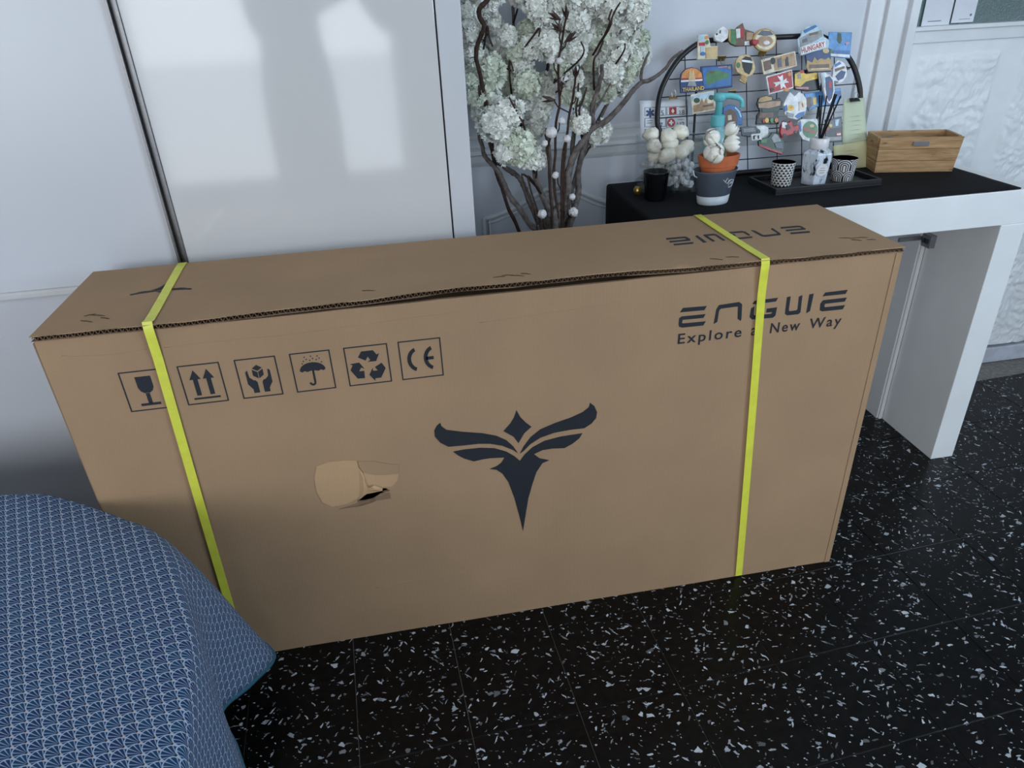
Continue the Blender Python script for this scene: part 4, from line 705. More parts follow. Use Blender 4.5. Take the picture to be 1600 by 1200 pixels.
hp = MB().box(0.128, 0.132, WY - .003, WY + .021, 0.06, 2.33).box(0.141, 0.1455, WY - .003, WY + .021, 0.06, 2.33)
hp.box(0.132, 0.141, WY + .010, WY + .021, 0.06, 2.33).build('handle_profile', 'alu', wd)['label'] = 'grey aluminium grip strip between the doors'
MB().box(-1.6, 0.700, WY + .01, WY + .022, 0, 0.058).build('plinth', 'white_matt', wd)
# ------------------------------------------------------------------ the cardboard box
BX, BD, BH = 1.400, 0.2764, 0.7155
box = thing('cardboard_box', 'large closed cardboard box with black bird logo and two yellow straps', 'box')
def fy(a, b, c): return (a / 1000.0, -c, b / 1000.0)       # print on the front face, mm -> m
# front panel with a real hole
bm = bmesh.new()
outer = [(0, 0)]
rnd = random.Random(2)
for i in range(1, 28):
    outer.append((BX * i / 28, 0.0012 * rnd.random()))
outer += [(BX, 0), (BX, BH * .5), (BX, BH)]
for i in range(27, 0, -1):
    outer.append((BX * i / 28, BH - 0.0012 * rnd.random()))
outer += [(0, BH), (-0.0015, BH * .66), (0.0012, BH * .33)]
hc = [sum(p[i] for p in TORN['hole']) / len(TORN['hole']) for i in (0, 1)]
hole = [((hc[0] + (a - hc[0]) * 1.15) / 1000, (hc[1] + (b - hc[1]) * 1.5) / 1000) for a, b in TORN['hole']]
ed = []
for loop in (outer, hole):
    vv = [bm.verts.new((x, 0, z)) for x, z in loop]
    ed += [bm.edges.new((vv[i], vv[(i + 1) % len(vv)])) for i in range(len(vv))]
bmesh.ops.triangle_fill(bm, use_beauty=True, use_dissolve=False, edges=ed)
# drop triangles that fill the hole itself
def inside(p, poly):
    c = False
    for i in range(len(poly)):
        (x1, y1), (x2, y2) = poly[i], poly[i - 1]
        if (y1 > p[1]) != (y2 > p[1]) and p[0] < (x2 - x1) * (p[1] - y1) / (y2 - y1) + x1: c = not c
    return c
bmesh.ops.delete(bm, geom=[f for f in bm.faces if inside((f.calc_center_median().x, f.calc_center_median().z), hole)], context='FACES_ONLY')
for f in bm.faces:
    if f.normal.y > 0: f.normal_flip()
ext = bmesh.ops.extrude_face_region(bm, geom=bm.faces[:])
bmesh.ops.translate(bm, verts=[v for v in ext['geom'] if isinstance(v, bmesh.types.BMVert)], vec=(0, 0.006, 0))
bmesh.ops.recalc_face_normals(bm, faces=bm.faces[:])
me = bpy.data.meshes.new('front_panel'); bm.to_mesh(me); bm.free(); me.materials.append(M['cardboard'])
fp = bpy.data.objects.new('front_panel', me); COL.objects.link(fp); fp.parent = box
MB().box(0, BX, BD - .006, BD, 0, BH).build('back_panel', 'cardboard', box)
MB().box(0, .006, .006, BD - .006, 0, BH).build('end_panel', 'cardboard', box)
MB().box(BX - .006, BX, .006, BD - .006, 0, BH).build('end_panel', 'cardboard', box)
MB().box(.006, BX - .006, .006, BD - .006, 0.0, .006).build('bottom_panel', 'cardboard', box)
MB().box(.008, BX - .008, .012, BD - .008, BH - .014, BH - .007).build('inner_flap', 'cardboard_edge', box)
# corner post strips at the two front vertical edges
for xx, s in ((BX, -1),):
    MB().prism([(xx - .0015 * s, -.0012), (xx + .010 * s, -.0012), (xx + .010 * s, .0), (xx, .0), (xx, .02), (xx - .0015 * s, .02)], 0.0, BH - .002).build('edge_fold', 'cardboard', box)
MB().prism([(-.0028, .0004), (-.0004, .0004), (-.0004, .02), (-.0028, .02)], 0.002, BH - .004).build('edge_fold', 'cardboard_edge', box)
# top flap: double-wall sheet whose front edge bows up a little
def lift(x, y):
    t = max(0.0, min(1.0, (x - .22) / 1.0))
    return (0.0085 * math.sin(PI * t) ** 1.5 + 0.0012 * math.sin(x * 23) * math.sin(PI * min(1, max(0, x / BX)))) * max(0.0, 1 - y / 0.2) ** 1.4
NXf, NYf = 110, 14
def sheet(name, z0, z1, mat, inset=0.0, parent=None):
    mb = MB()
    for lay in (z0, z1):
        for j in range(NYf + 1):
            for i in range(NXf + 1):
                x = -.002 + (BX + .004) * i / NXf
                y = inset - .004 + (BD + .004 - inset) * j / NYf
                if j == 0: y += .0018 * noise.noise(Vector((x * 30, lay * 900, 1)))
                mb.v.append((x, y, BH + lay + lift(x, max(y, 0))))
    N = (NXf + 1) * (NYf + 1)
    for j in range(NYf):
        for i in range(NXf):
            k = j * (NXf + 1) + i
            mb.f.append((k + NXf + 1, k + NXf + 2, k + 1, k)); mb.f.append((N + k, N + k + 1, N + k + NXf + 2, N + k + NXf + 1))
    rim = [i for i in range(NXf + 1)] + [(j) * (NXf + 1) + NXf for j in range(1, NYf + 1)] + [NYf * (NXf + 1) + i for i in range(NXf - 1, -1, -1)] + [j * (NXf + 1) for j in range(NYf - 1, 0, -1)]
    for a, b in zip(rim, rim[1:] + rim[:1]):
        mb.f.append((a, b, N + b, N + a))
    return mb.build(name, mat, parent, auto=True)
tf = sheet('top_flap', 0.0082, 0.0092, 'cardboard', parent=box)
sheet('top_flap_liner', 0.0006, 0.0014, 'cardboard_edge', .001, parent=box)
# wavy corrugated medium showing along the front edge of the flap
fm = MB(); NW = 900
for i in range(NW + 1):
    x = BX * i / NW
    z = BH + 0.0048 + 0.0031 * math.sin(x * 2 * PI / 0.0085)
    for y in (-.003, .010):
        for dz in (-.0004, .0004):
            fm.v.append((x, y, z + dz + lift(x, max(0, y))))
for i in range(NW):
    a = i * 4; b = a + 4
    fm.f += [(a, b, b + 1, a + 1), (a + 1, b + 1, b + 3, a + 3), (a + 2, a, b, b + 2), (a + 3, b + 3, b + 2, a + 2)]
fm.build('corrugated_core', 'cardboard_edge', box)
TOPZ = BH + .0094
# torn spot
MB().prism(TORN['left'], 0.0003, 0.0010, fy).build('torn_layer', 'cardboard_raw', box)['label'] = 'pale torn patch where the outer paper is gone'
MB().prism(TORN['right'], 0.0003, 0.0010, fy).build('torn_layer', 'cardboard_raw', box)
MB().prism(TORN['upper'], 0.0004, 0.0022, fy).build('peeled_paper', 'cardboard', box)
def crumpled(poly, h, mat, name, seed):
    mb = MB(); n = len(poly); cx = sum(p[0] for p in poly) / n; cz = sum(p[1] for p in poly) / n
    rr = random.Random(seed)
    ring = [fy(a, b, .0006) for a, b in poly]; mid = [fy(cx + (a - cx) * .5, cz + (b - cz) * .5, h * rr.uniform(.4, 1.2)) for a, b in poly]
    mb.add(ring + mid + [fy(cx, cz, h * .6)], [(i, (i + 1) % n, n + (i + 1) % n, n + i) for i in range(n)] + [(n + i, n + (i + 1) % n, 2 * n) for i in range(n)])
    o = mb.build(name, mat, box)
    sd = o.modifiers.new('thick', 'SOLIDIFY'); sd.thickness = .0006
    return o
crumpled(TORN['lowerflap'], .0035, 'cardboard_edge', 'torn_flap', 3)
crumpled(TORN['curl'], .004, 'cardboard_raw', 'torn_flap', 5)['label'] = 'whitish torn paper fibres beside the hole'
# creases pressed into the front panel
for pts in ([(.175, .6835), (.26, .685), (.36, .6835), (.47, .6865), (.56, .690), (.63, .6905)], [(.66, .668), (.78, .6725), (.90, .677)], [(.42, .128), (.52, .1345), (.60, .133)], [(.03, .688), (.09, .682), (.15, .6845)]):
    MB().tube(smooth_path([(a, .0002, b) for a, b in pts], 5), .0007, 6).build('crease', 'cardboard', box, smooth=True)
# printing on the front
INK0, INK1 = 0.0002, 0.0006
for poly, nm in zip(BIRD, ('bird_wing', 'bird_body', 'bird_wing', 'bird_head')):
    MB().prism(poly, INK0, INK1, fy).build(nm, 'ink', box)
for poly in ENGWE:
    MB().prism(poly, INK0, INK1, fy).build('logo_letter_stroke', 'ink', box)
t = text_shapes('Explore', 1003.5, 1121, 580, 606, lambda a, b, c: fy(a, b, .0006), 1.25, .012); t.build('slogan_word', 'ink', box)
t = text_shapes('a', 1139, 1149, 586, 601, lambda a, b, c: fy(a, b, .0006), 1.25, .012); t.build('slogan_word', 'ink', box)
t = text_shapes('New', 1175, 1231, 586, 606, lambda a, b, c: fy(a, b, .0006), 1.25, .012); t.build('slogan_word', 'ink', box)
t = text_shapes('Way', 1249, 1311, 580, 606, lambda a, b, c: fy(a, b, .0006), 1.25, .012); t.build('slogan_word', 'ink', box)
# handling pictograms
def square(x0, x1, z0, z1):
    w = 1.9
    root = None
    mb = MB()
    for (a, b, c, d) in ((x0, x1, z1 - w, z1), (x0, x1, z0, z0 + w), (x0, x0 + w, z0 + w, z1 - w), (x1 - w, x1, z0 + w, z1 - w)):
        mb.prism([(a, c), (b, c), (b, d), (a, d)], INK0, INK1, fy)
    return mb.build('pictogram_frame', 'ink', box)
def icon(fr, x0, x1, z0, z1, polys, name='pictogram'):
    mb = MB()
    for p in polys:
        mb.prism([(x0 + a * (x1 - x0), z0 + b * (z1 - z0)) for a, b in p], INK0, INK1, fy)
    return mb.build(name, 'ink', fr)
def arc(cx, cy, r, a0, a1, w, k=14, ry=None):
    ry = ry or r
    o_ = [(cx + (r + w / 2) * math.cos(a0 + (a1 - a0) * i / k), cy + (ry + w / 2) * math.sin(a0 + (a1 - a0) * i / k)) for i in range(k + 1)]
    i_ = [(cx + (r - w / 2) * math.cos(a0 + (a1 - a0) * i / k), cy + (ry - w / 2) * math.sin(a0 + (a1 - a0) * i / k)) for i in range(k, -1, -1)]
    return o_ + i_
SQ = [(97.5, 163), (184, 247), (269.5, 332.5), (354, 417), (438.5, 508), (525, 594)]
Q0, Q1 = 579.3, 650
rect = lambda a, b, c, d: [(a, c), (b, c), (b, d), (a, d)]
glass = [(.33, .85), (.68, .85), (.68, .58), (.64, .49), (.57, .44), (.44, .44), (.37, .49), (.33, .58)]
icon(square(*SQ[0], Q0, Q1), *SQ[0], Q0, Q1, [glass, rect(.46, .55, .17, .43), rect(.28, .73, .12, .18)])
arrow = lambda c: [(c - .055, .22), (c + .055, .22), (c + .055, .63), (c + .135, .63), (c, .86), (c - .135, .63), (c - .055, .63)]
icon(square(*SQ[1], Q0, Q1), *SQ[1], Q0, Q1, [arrow(.34), arrow(.66), rect(.19, .83, .12, .165)])
hand = [(.20, .66), (.25, .70), (.27, .52), (.36, .44), (.40, .44), (.44, .38), (.44, .12), (.30, .12), (.30, .22), (.20, .36)]
icon(square(*SQ[2], Q0, Q1), *SQ[2], Q0, Q1, [[(.38, .74), (.50, .82), (.62, .74), (.50, .67)], [(.37, .71), (.49, .64), (.49, .48), (.37, .56)], [(.63, .71), (.51, .64), (.51, .48), (.63, .56)], hand, [(1 - a, b) for a, b in hand]])
can = [(.18, .53)] + [(.5 + .32 * math.cos(PI - PI * i / 14), .53 + .20 * math.sin(PI * i / 14)) for i in range(1, 14)] + [(.82, .53), (.76, .50), (.71, .53), (.64, .50), (.5, .53), (.36, .50), (.29, .53), (.24, .50)]
drops = [rect(a, a + .025, b, b + .03) for a, b in ((.30, .76), (.38, .80), (.46, .77), (.54, .81), (.62, .77), (.70, .80), (.34, .86), (.50, .87), (.66, .86), (.26, .70), (.74, .70))]
icon(square(*SQ[3], Q0, Q1), *SQ[3], Q0, Q1, [can, rect(.48, .53, .22, .54), arc(.445, .22, .06, PI, 2 * PI, .05)] + drops)
def turn(poly, k):
    c, s = math.cos(k), math.sin(k)
    return [(.5 + (a - .5) * c - (b - .47) * s, .47 + (a - .5) * s + (b - .47) * c) for a, b in poly]
rec = [[(.30, .72), (.39, .86), (.66, .86), (.73, .74), (.79, .77), (.70, .58), (.50, .58), (.57, .62), (.52, .72), (.46, .62)]]
icon(square(*SQ[4], Q0, Q1), *SQ[4], Q0, Q1, [turn(p, k * 2 * PI / 3) for p in rec for k in range(3)])
icon(square(*SQ[5], Q0, Q1), *SQ[5], Q0, Q1, [arc(.44, .5, .22, .6 * PI, 1.4 * PI, .09, ry=.27), arc(.83, .5, .22, .6 * PI, 1.4 * PI, .09, ry=.27), rect(.62, .80, .46, .54)], 'pictogram')
# printing on the top, upside down
def ft_(a, b, c):
    x, y = a / 1000.0, b / 1000.0
    return (x, y, TOPZ + lift(x, y) + c * .5)
ex = [p for q in ENGWE for p in q]
ea, eb = min(p[0] for p in ex), max(p[0] for p in ex); ec, ed_ = min(p[1] for p in ex), max(p[1] for p in ex)
for poly in ENGWE:
    MB().prism([(1297 - (a - ea) / (eb - ea) * 268, 158 - (b - ec) / (ed_ - ec) * 46) for a, b in poly], INK0, INK1, ft_).build('lid_letter_stroke', 'ink', box)
for poly, nm in zip(BIRD, ('lid_bird_wing', 'lid_bird_body', 'lid_bird_wing', 'lid_bird_head')):
    MB().prism([(149 - (a - 714) / 146 * 49, 134 - (b - 470) / 1000 * 160) for a, b in poly], INK0, INK1, ft_).build(nm, 'ink', box)
# scuffs and staples in the lid
rs = random.Random(8)
for (sx, sy) in ((.075, .055), (.065, .035), (.09, .04), (.062, .06), (.70, .03), (.715, .035), (.73, .028), (.745, .034), (1.345, .05), (1.36, .06), (1.37, .045), (1.335, .065), (1.07, .022), (1.10, .025), (.49, .035)):
    a = rs.uniform(-.6, .3); L = rs.uniform(.007, .013)
    MB().tube([(sx - L * math.cos(a), sy - L * math.sin(a), TOPZ + lift(sx, sy)), (sx, sy, TOPZ + lift(sx, sy) + .0008), (sx + L * math.cos(a), sy + L * math.sin(a), TOPZ + lift(sx, sy))], .0007, 5).build('staple', 'staple', box)
# straps
def strap(name, xtb, xtf, xfb, w):
    path = [(xfb, BD * .5, -.0006 + .0012), (xfb, .002, .0012), (xfb, -.0022, .0035)]
    for k in range(1, 24):
        t = k / 24
        path.append((xfb + (xtf - xfb) * t, -.0026 - (.0016 * math.sin(PI * t)), .004 + (BH - .024) * t))
    path += [(xtf, -.0050, BH - .010), (xtf, -.0052, BH + .004), (xtf, -.0025, TOPZ + .004), (xtf, .008, TOPZ + lift(xtf, .008) + .0022)]
    for k in range(1, 10):
        t = k / 9; y = .014 + (BD - .016) * t; x = xtf + (xtb - xtf) * min(1, t * 1.1)
        path.append((x, y, TOPZ + .0016 + lift(x, y)))
    path += [(xtb, BD + .0022, TOPZ - .001), (xtb, BD + .0026, BH * .5), (xfb, BD + .0022, .003), (xfb, BD * .5 + .001, .0006)]
    mb = MB(); n = len(path)
    for i, (x, y, z) in enumerate(path):
        a = path[max(i - 1, 0)]; b = path[min(i + 1, n - 1)]
        t_ = Vector((0, b[1] - a[1], b[2] - a[2])).normalized(); nr = Vector((0, t_.z, -t_.y)) * .0005
        for sx in (-w / 2, w / 2):
            for sg in (-1, 1):
                mb.v.append((x + sx, y + nr.y * sg, max(.0002, z + nr.z * sg)))
    for i in range(n - 1):
        k = i * 4
        mb.f += [(k, k + 2, k + 6, k + 4), (k + 1, k + 5, k + 7, k + 3), (k, k + 4, k + 5, k + 1), (k + 2, k + 3, k + 7, k + 6)]
    return mb.build(name, 'strap', box, auto=True)
strap('strap', .153, .163, .146, .0145)['label'] = 'yellow plastic strap near the left end'
strap('strap', 1.142, 1.1455, 1.187, .0150)['label'] = 'yellow plastic strap across the printed brand name'

# ------------------------------------------------------------------ bed and bedspread
CT = [((-1.60, .050), (-1.60, .100, .14)), ((-.60, .055), (-.60, .105, .14)), ((-.30, .056), (-.30, .105, .13)), ((-.13, .040), (-.12, .090, .12)), ((-.055, .006), (-.055, .030, .12)),
      ((.000, -.030), (.004, -.014, .12)), ((.052, -.068), (.085, -.014, .10)), ((.098, -.112), (.165, -.022, .085)), ((.135, -.165), (.222, -.070, .068)), ((.162, -.215), (.206, -.165, .115)), ((.186, -.270), (.182, -.255, .165)),
      ((.206, -.330), (.214, -.322, .160)), ((.220, -.400), (.238, -.395, .140)), ((.232, -.480), (.226, -.470, .150)), ((.240, -.580), (.250, -.580, .135)), ((.244, -.75), (.236, -.75, .14)), ((.246, -1.0), (.256, -1.0, .135)), ((.246, -1.2), (.250, -1.2, .14))]
BZ = 0.420
cpts = smooth_path([(c[0], c[1], BZ) for c, h in CT], 8)
hpts = smooth_path([h for c, h in CT], 8)
AN = Vector((-1.6, -1.2, BZ))
bs = MB(); uvs = []
ROWS_IN, ROWS_OUT = 26, 18
th = math.radians(61)
def uvof(x, y): return (x * math.cos(th) + y * math.sin(th), -x * math.sin(th) + y * math.cos(th))
ncol = len(cpts)
for i, (c, h) in enumerate(zip(cpts, hpts)):
    a = cpts[max(i - 1, 0)]; b = cpts[min(i + 1, ncol - 1)]
    tg = (b - a).normalized(); outw = Vector((-tg.y, tg.x, 0))
    if outw.dot(Vector((1, 1, 0))) < 0: outw = -outw
    for k in range(ROWS_IN):
        t = (k / ROWS_IN) ** 0.6
        p = AN.lerp(c, t)
        p.z = BZ + 0.004 * noise.noise(Vector((p.x * 5, p.y * 5, 0)))*(1-t)
        bs.v.append(tuple(p)); uvs.append(uvof(p.x, p.y))
    # crown rounds over and drops to the hem
    drop = c.z - h.z
    oo = max(0.02, (Vector((h.x, h.y, 0)) - Vector((c.x, c.y, 0))).dot(outw))
    p1 = c + outw * min(.040, max(.025, oo * .45)); p1.z = BZ
    p2 = c.lerp(Vector((h.x, h.y, 0)), .55); p2.z = h.z + drop * .50
    arc_len = 0; last = c.copy()
    for k in range(ROWS_OUT + 1):
        t = k / ROWS_OUT
        p = c * (1 - t) ** 3 + p1 * 3 * t * (1 - t) ** 2 + p2 * 3 * t * t * (1 - t) + h * t ** 3
        if p.x > -.012: p.y = min(p.y, -.006)
        arc_len += (p - last).length; last = p.copy()
        bs.v.append(tuple(p)); q = uvof(c.x + outw.x * arc_len, c.y + outw.y * arc_len); uvs.append(q)
R_ = ROWS_IN + ROWS_OUT + 1
for i in range(ncol - 1):
    for k in range(R_ - 1):
        a = i * R_ + k
        fc = (a, a + R_, a + R_ + 1, a + 1)
        bs.uv[len(bs.f)] = [uvs[q] for q in fc]
        bs.f.append(fc)
sp = bs.build('bedspread', 'bedspread', smooth=True)
tag(sp, 'blue bedspread with small white fan print draped over the bed corner', 'bedspread')
sd = sp.modifiers.new('thick', 'SOLIDIFY'); sd.thickness = .003; sd.offset = 1
hb = MB()
hm = [Vector(bs.v[i * R_ + R_ - 1]) for i in range(ncol)]
hb.tube(hm, .0052, 6)
hb.build('hem_binding', 'hem', sp, smooth=True)['label'] = 'narrow teal binding along the hem'
bed = thing('bed', 'low bed under the blue bedspread', 'bed', (-.7, -.8, 0))
inner = [(c.x - .03 * (1 if c.x > -.05 else .4), c.y - .035) for c in cpts] + [(-1.6, -1.2)]
MB().prism([(a + .7, b + .8) for a, b in inner], .20, .405).build('mattress', 'mattress', bed, bevel=.03, seg=3)
MB().prism([(a + .7 - .05, b + .8 - .04) for a, b in inner], .0, .198).build('bed_base', 'bed_base', bed)
# ------------------------------------------------------------------ console table and runner
ct = thing('console_table', 'white laminate console table with slab legs behind the box', 'table', (1.5, .45, 0))
def tb(mb_args, name, mat='table_white', bev=.0015, par=ct):
    x0, x1, y0, y1, z0, z1 = mb_args
    return MB().box(x0 - 1.5, x1 - 1.5, y0 - .45, y1 - .45, z0, z1).build(name, mat, par, bevel=bev)
tb((1.062, 1.930, .289, .640, .634, .711), 'top')
tb((1.866, 1.930, .289, .497, 0, .634), 'leg')
tb((1.062, 1.126, .289, .497, 0, .634), 'leg')
tb((1.852, 1.912, .503, .640, 0, .634), 'rear_leg')
tb((1.080, 1.140, .503, .640, 0, .634), 'rear_leg')
tb((1.855, 1.866, .4965, .503, 0, .634), 'edge_strip')
tb((1.790, 1.866, .500, .506, .536, .546), 'slide_rail', 'plate', 0)
tb((1.850, 1.866, .466, .496, .524, .556), 'bracket', 'plate', .001)
tb((1.846, 1.8502, .472, .480, .534, .546), 'bracket_screw', 'steel', .001)
tb((1.846, 1.8502, .484, .492, .534, .546), 'bracket_screw', 'steel', .001)

rn = MB(); prof = []
for k in range(60):
    prof.append((1.889 - (1.889 - 1.062) * k / 59, .7118))
for k in range(1, 7):
    a = PI / 2 * k / 6
    prof.append((1.062 - .004 * math.sin(a), .7118 - .004 * (1 - math.cos(a))))
for k in range(1, 12):
    prof.append((1.0580 - .0006 * math.sin(k), .7078 - .035 * k))
NYr = 12
for (x, z) in prof:
    for j in range(NYr + 1):
        y = .2905 + (.618 - .2905) * j / NYr
        if j == 0: y += .0010 * noise.noise(Vector((x * 25, 3, 0)))
        rn.v.append((x, y, z + (.0006 * noise.noise(Vector((x * 20, y * 20, 0))) + .0004 if z > .711 else 0)))
for i in range(len(prof) - 1):
    for j in range(NYr):
        a = i * (NYr + 1) + j
        rn.f.append((a, a + 1, a + NYr + 2, a + NYr + 1))
ro = rn.build('table_runner', 'cloth_black', smooth=True)
tag(ro, 'black woven runner covering the white console table', 'table runner')
sd = ro.modifiers.new('thick', 'SOLIDIFY'); sd.thickness = .0028; sd.offset = 1
TZ = .7152

# ------------------------------------------------------------------ wire memo board with magnets
BO = Vector((1.4, .59, .7152)); et = Vector((0, .10, .33)).normalized(); exv = Vector((1, 0, 0)); en = exv.cross(et)
BM = Matrix(((exv.x, et.x, en.x, BO.x), (exv.y, et.y, en.y, BO.y), (exv.z, et.z, en.z, BO.z), (0, 0, 0, 1)))
mmp = lambda p: (p[0] / 1000.0, p[1] / 1000.0)
bd = thing('wire_memo_board', 'black arched wire grid board standing on the console', 'memo board')
bd.matrix_world = BM
fr = [(-.213, .006), (-.217, .055)] + [mmp(p) for p in FRAME] + [(.303, .10), (.303, .05), (.303, .006)]
fp_ = smooth_path([(a, b, 0) for a, b in fr], 4)
MB().tube(fp_, .0062, 10).build('frame', 'black_metal', bd, smooth=True)
MB().tube([(-.213, .0065, 0), (.303, .0065, 0)], .0062, 10).build('bottom_bar', 'black_metal', bd, smooth=True)
for t_, (a, b) in zip(GRIDH, GRIDHX):
    MB().tube([(a / 1000, t_ / 1000, 0), (b / 1000, t_ / 1000, 0)], .0012, 6).build('grid_wire', 'black_metal', bd, smooth=True)
def arch_top(s):
    best = .0
    for p, q in zip(fp_, fp_[1:]):
        if (p.x - s) * (q.x - s) <= 0 and abs(p.x - q.x) > 1e-6:
            best = max(best, p.y + (q.y - p.y) * (s - p.x) / (q.x - p.x))
    return best
for s in GRIDV:
    MB().tube([(s / 1000, .0065, .0018), (s / 1000, arch_top(s / 1000) or .30, .0018)], .0012, 6).build('grid_wire', 'black_metal', bd, smooth=True)
for s in (-.12, .20):
    MB().tube([(s, .20, -.004), (s, .012, -.05)], .003, 6).build('stand_leg', 'black_metal', bd)

def board_obj(mb, name, mat, cen, z, label=None, cat=None, group=None, **kw):
    """object standing on the board plane; geometry is given in board metres"""
    mb.v = [(a - cen[0], b - cen[1], c) for a, b, c in mb.v]
    o = mb.build(name, mat, **kw)
    o.matrix_world = BM @ Matrix.Translation((cen[0], cen[1], z))
    return tag(o, label, cat, group)
for (name, label, layer, thick, colr, poly, dec) in MAGNETS:
    poly = [mmp(p) for p in poly]
    cen = (sum(p[0] for p in poly) / len(poly), sum(p[1] for p in poly) / len(poly))
    z = .0034 + layer * .0062; th_ = thick / 1000.0
    o = board_obj(MB().prism(poly, 0, th_), name, 'mg_' + colr, cen, z, label, 'postcard' if name == 'postcard' else 'card' if name == 'price_card' else 'magnet', 'souvenirs on the wire board', bevel=min(.0012, th_ * .3))
    for q, (pn, pc, pp) in enumerate(dec):
        d = MB().prism([(mmp(p)[0] - cen[0], mmp(p)[1] - cen[1]) for p in pp], th_ - .0004, th_ + .0006 + .0003 * q)
        d.build(pn, 'mg_' + pc, o)
    if 'HUNGARY' in label or 'THAILAND' in label:
        H = 'HUNGARY' in label
        A, Bq = (TXT_H if H else TXT_T)
        A, Bq = mmp(A), mmp(Bq)
        L = math.hypot(Bq[0] - A[0], Bq[1] - A[1]); an = math.atan2(Bq[1] - A[1], Bq[0] - A[0])
        hh = .0125 if H else .0085
        def frm(a, b, c, zz=0): return (A[0] - cen[0] + a * math.cos(an) - b * math.sin(an), A[1] - cen[1] + a * math.sin(an) + b * math.cos(an), th_ + .0026 + zz)
        if H:
            MB().prism([(-.002, -.002), (L + .002, -.002), (L + .002, hh + .002), (-.002, hh + .002)], 0, .0006, lambda a, b, c: frm(a, b, 0, c - .001)).build('lettering_ground', 'mg_white', o)
        text_shapes('HUNGARY' if H else 'THAILAND', 0, L, 0, hh, frm, 1.05, .02).build('lettering', 'mg_red' if H else 'mg_yellow', o)

# papers clipped to the board
def paper(poly, name, mat, z, label, cat, lines, bend=0.0):
    p = [mmp(q) for q in poly]
    cen = (sum(q[0] for q in p) / 4, sum(q[1] for q in p) / 4)
    mb = MB(); N = 8
    for j in range(N + 1):
        for i in range(N + 1):
            u, v = i / N, j / N
            a = (p[0][0] * (1 - u) + p[1][0] * u) * (1 - v) + (p[3][0] * (1 - u) + p[2][0] * u) * v
            b = (p[0][1] * (1 - u) + p[1][1] * u) * (1 - v) + (p[3][1] * (1 - u) + p[2][1] * u) * v
            mb.v.append((a, b, bend * math.sin(PI * u) * v + .0006 * math.sin(7 * v)))
    for j in range(N):
        for i in range(N):
            k = j * (N + 1) + i
            mb.f.append((k + N + 1, k + N + 2, k + 1, k))
    o = board_obj(mb, name, mat, cen, z, label, cat, smooth=True)
    sd = o.modifiers.new('thick', 'SOLIDIFY'); sd.thickness = .0006; sd.offset = -1
    return o, cen
n1, c1 = paper(NOTES, 'note_paper', 'note_green', .014, 'tall pale green handwritten note clipped at the right of the board', 'note', 0, .003)
rl = random.Random(5)
lm = MB()
for k in range(9):
    yy = .115 - k * .0105
    lm.v += []
    lm.prism([(.262 - c1[0], yy - c1[1]), (.262 + rl.uniform(.018, .034) - c1[0], yy - c1[1]), (.262 + .02 - c1[0], yy + .0007 - c1[1])], .0036, .0042)
lm.build('handwriting', 'pencil', n1)
n2, c2 = paper(NOTE2, 'note_paper', 'note_yellow', .020, 'wide pale yellow note behind the arch-patterned candle', 'note', 0, .003)
lm = MB()
for k in range(4):
    yy = c2[1] + .012 - k * .0085
    lm.prism([(-.02, yy - c2[1]), (.012 + .006 * (k % 2), yy - c2[1]), (0, yy + .0008 - c2[1])], .0036, .0042)
lm.build('handwriting', 'pencil', n2)
sh, c3 = paper(SHEET, 'emergency_number_sheet', 'paper', -.0085, 'white printed sheet of emergency phone numbers clipped at the left of the board', 'sheet', 0)
def on_sheet(mb, name, mat):
    mb.v = [(a - c3[0], b - c3[1], c + .0006) for a, b, c in mb.v]
    return mb.build(name, mat, sh)
for cell in SHEETCELLS:
    q = [mmp(p) for p in cell]; mb = MB()
    for i in range(4):
        a, b = q[i], q[(i + 1) % 4]; L = math.hypot(b[0] - a[0], b[1] - a[1]); nx, ny = -(b[1] - a[1]) / L * .0005, (b[0] - a[0]) / L * .0005
        mb.prism([(a[0] - nx, a[1] - ny), (b[0] - nx, b[1] - ny), (b[0] + nx, b[1] + ny), (a[0] + nx, a[1] + ny)], 0, .0005)
    on_sheet(mb, 'table_cell', 'mg_slate')
ic = [mmp(p) for p in SHEETICONS]
mb = MB()
for k in range(3):
    a = PI / 2 + k * PI / 3; dx, dy = math.cos(a) * .0105, math.sin(a) * .0105; nx, ny = -math.sin(a) * .0024, math.cos(a) * .0024
    mb.prism([(ic[0][0] - dx - nx, ic[0][1] - dy - ny), (ic[0][0] + dx - nx, ic[0][1] + dy - ny), (ic[0][0] + dx + nx, ic[0][1] + dy + ny), (ic[0][0] - dx + nx, ic[0][1] - dy + ny)], 0, .0005 + .0001 * k)
on_sheet(mb, 'medical_star', 'mg_navy')
disc = lambda c, r: [(c[0] + r * math.cos(2 * PI * k / 18), c[1] + r * math.sin(2 * PI * k / 18)) for k in range(18)]
on_sheet(MB().prism([(ic[1][0] - .009, ic[1][1] - .008), (ic[1][0] + .009, ic[1][1] - .008), (ic[1][0] + .009, ic[1][1] + .008), (ic[1][0] - .009, ic[1][1] + .008)], 0, .0005), 'fire_symbol', 'mg_red')
on_sheet(MB().prism([(ic[1][0], ic[1][1] + .006), (ic[1][0] - .004, ic[1][1] - .001), (ic[1][0], ic[1][1] - .006), (ic[1][0] + .004, ic[1][1] - .001)], .0003, .0008), 'flame', 'mg_white')
on_sheet(MB().prism(disc(ic[3], .0095), 0, .0005), 'red_disc', 'mg_red')
cr = MB()
for w_, h_ in ((.0055, .0018), (.0018, .0055)):
    cr.prism([(ic[3][0] - w_, ic[3][1] - h_), (ic[3][0] + w_, ic[3][1] - h_), (ic[3][0] + w_, ic[3][1] + h_), (ic[3][0] - w_, ic[3][1] + h_)], .0003, .0008 + w_ * .01)
on_sheet(cr, 'white_cross', 'mg_white')
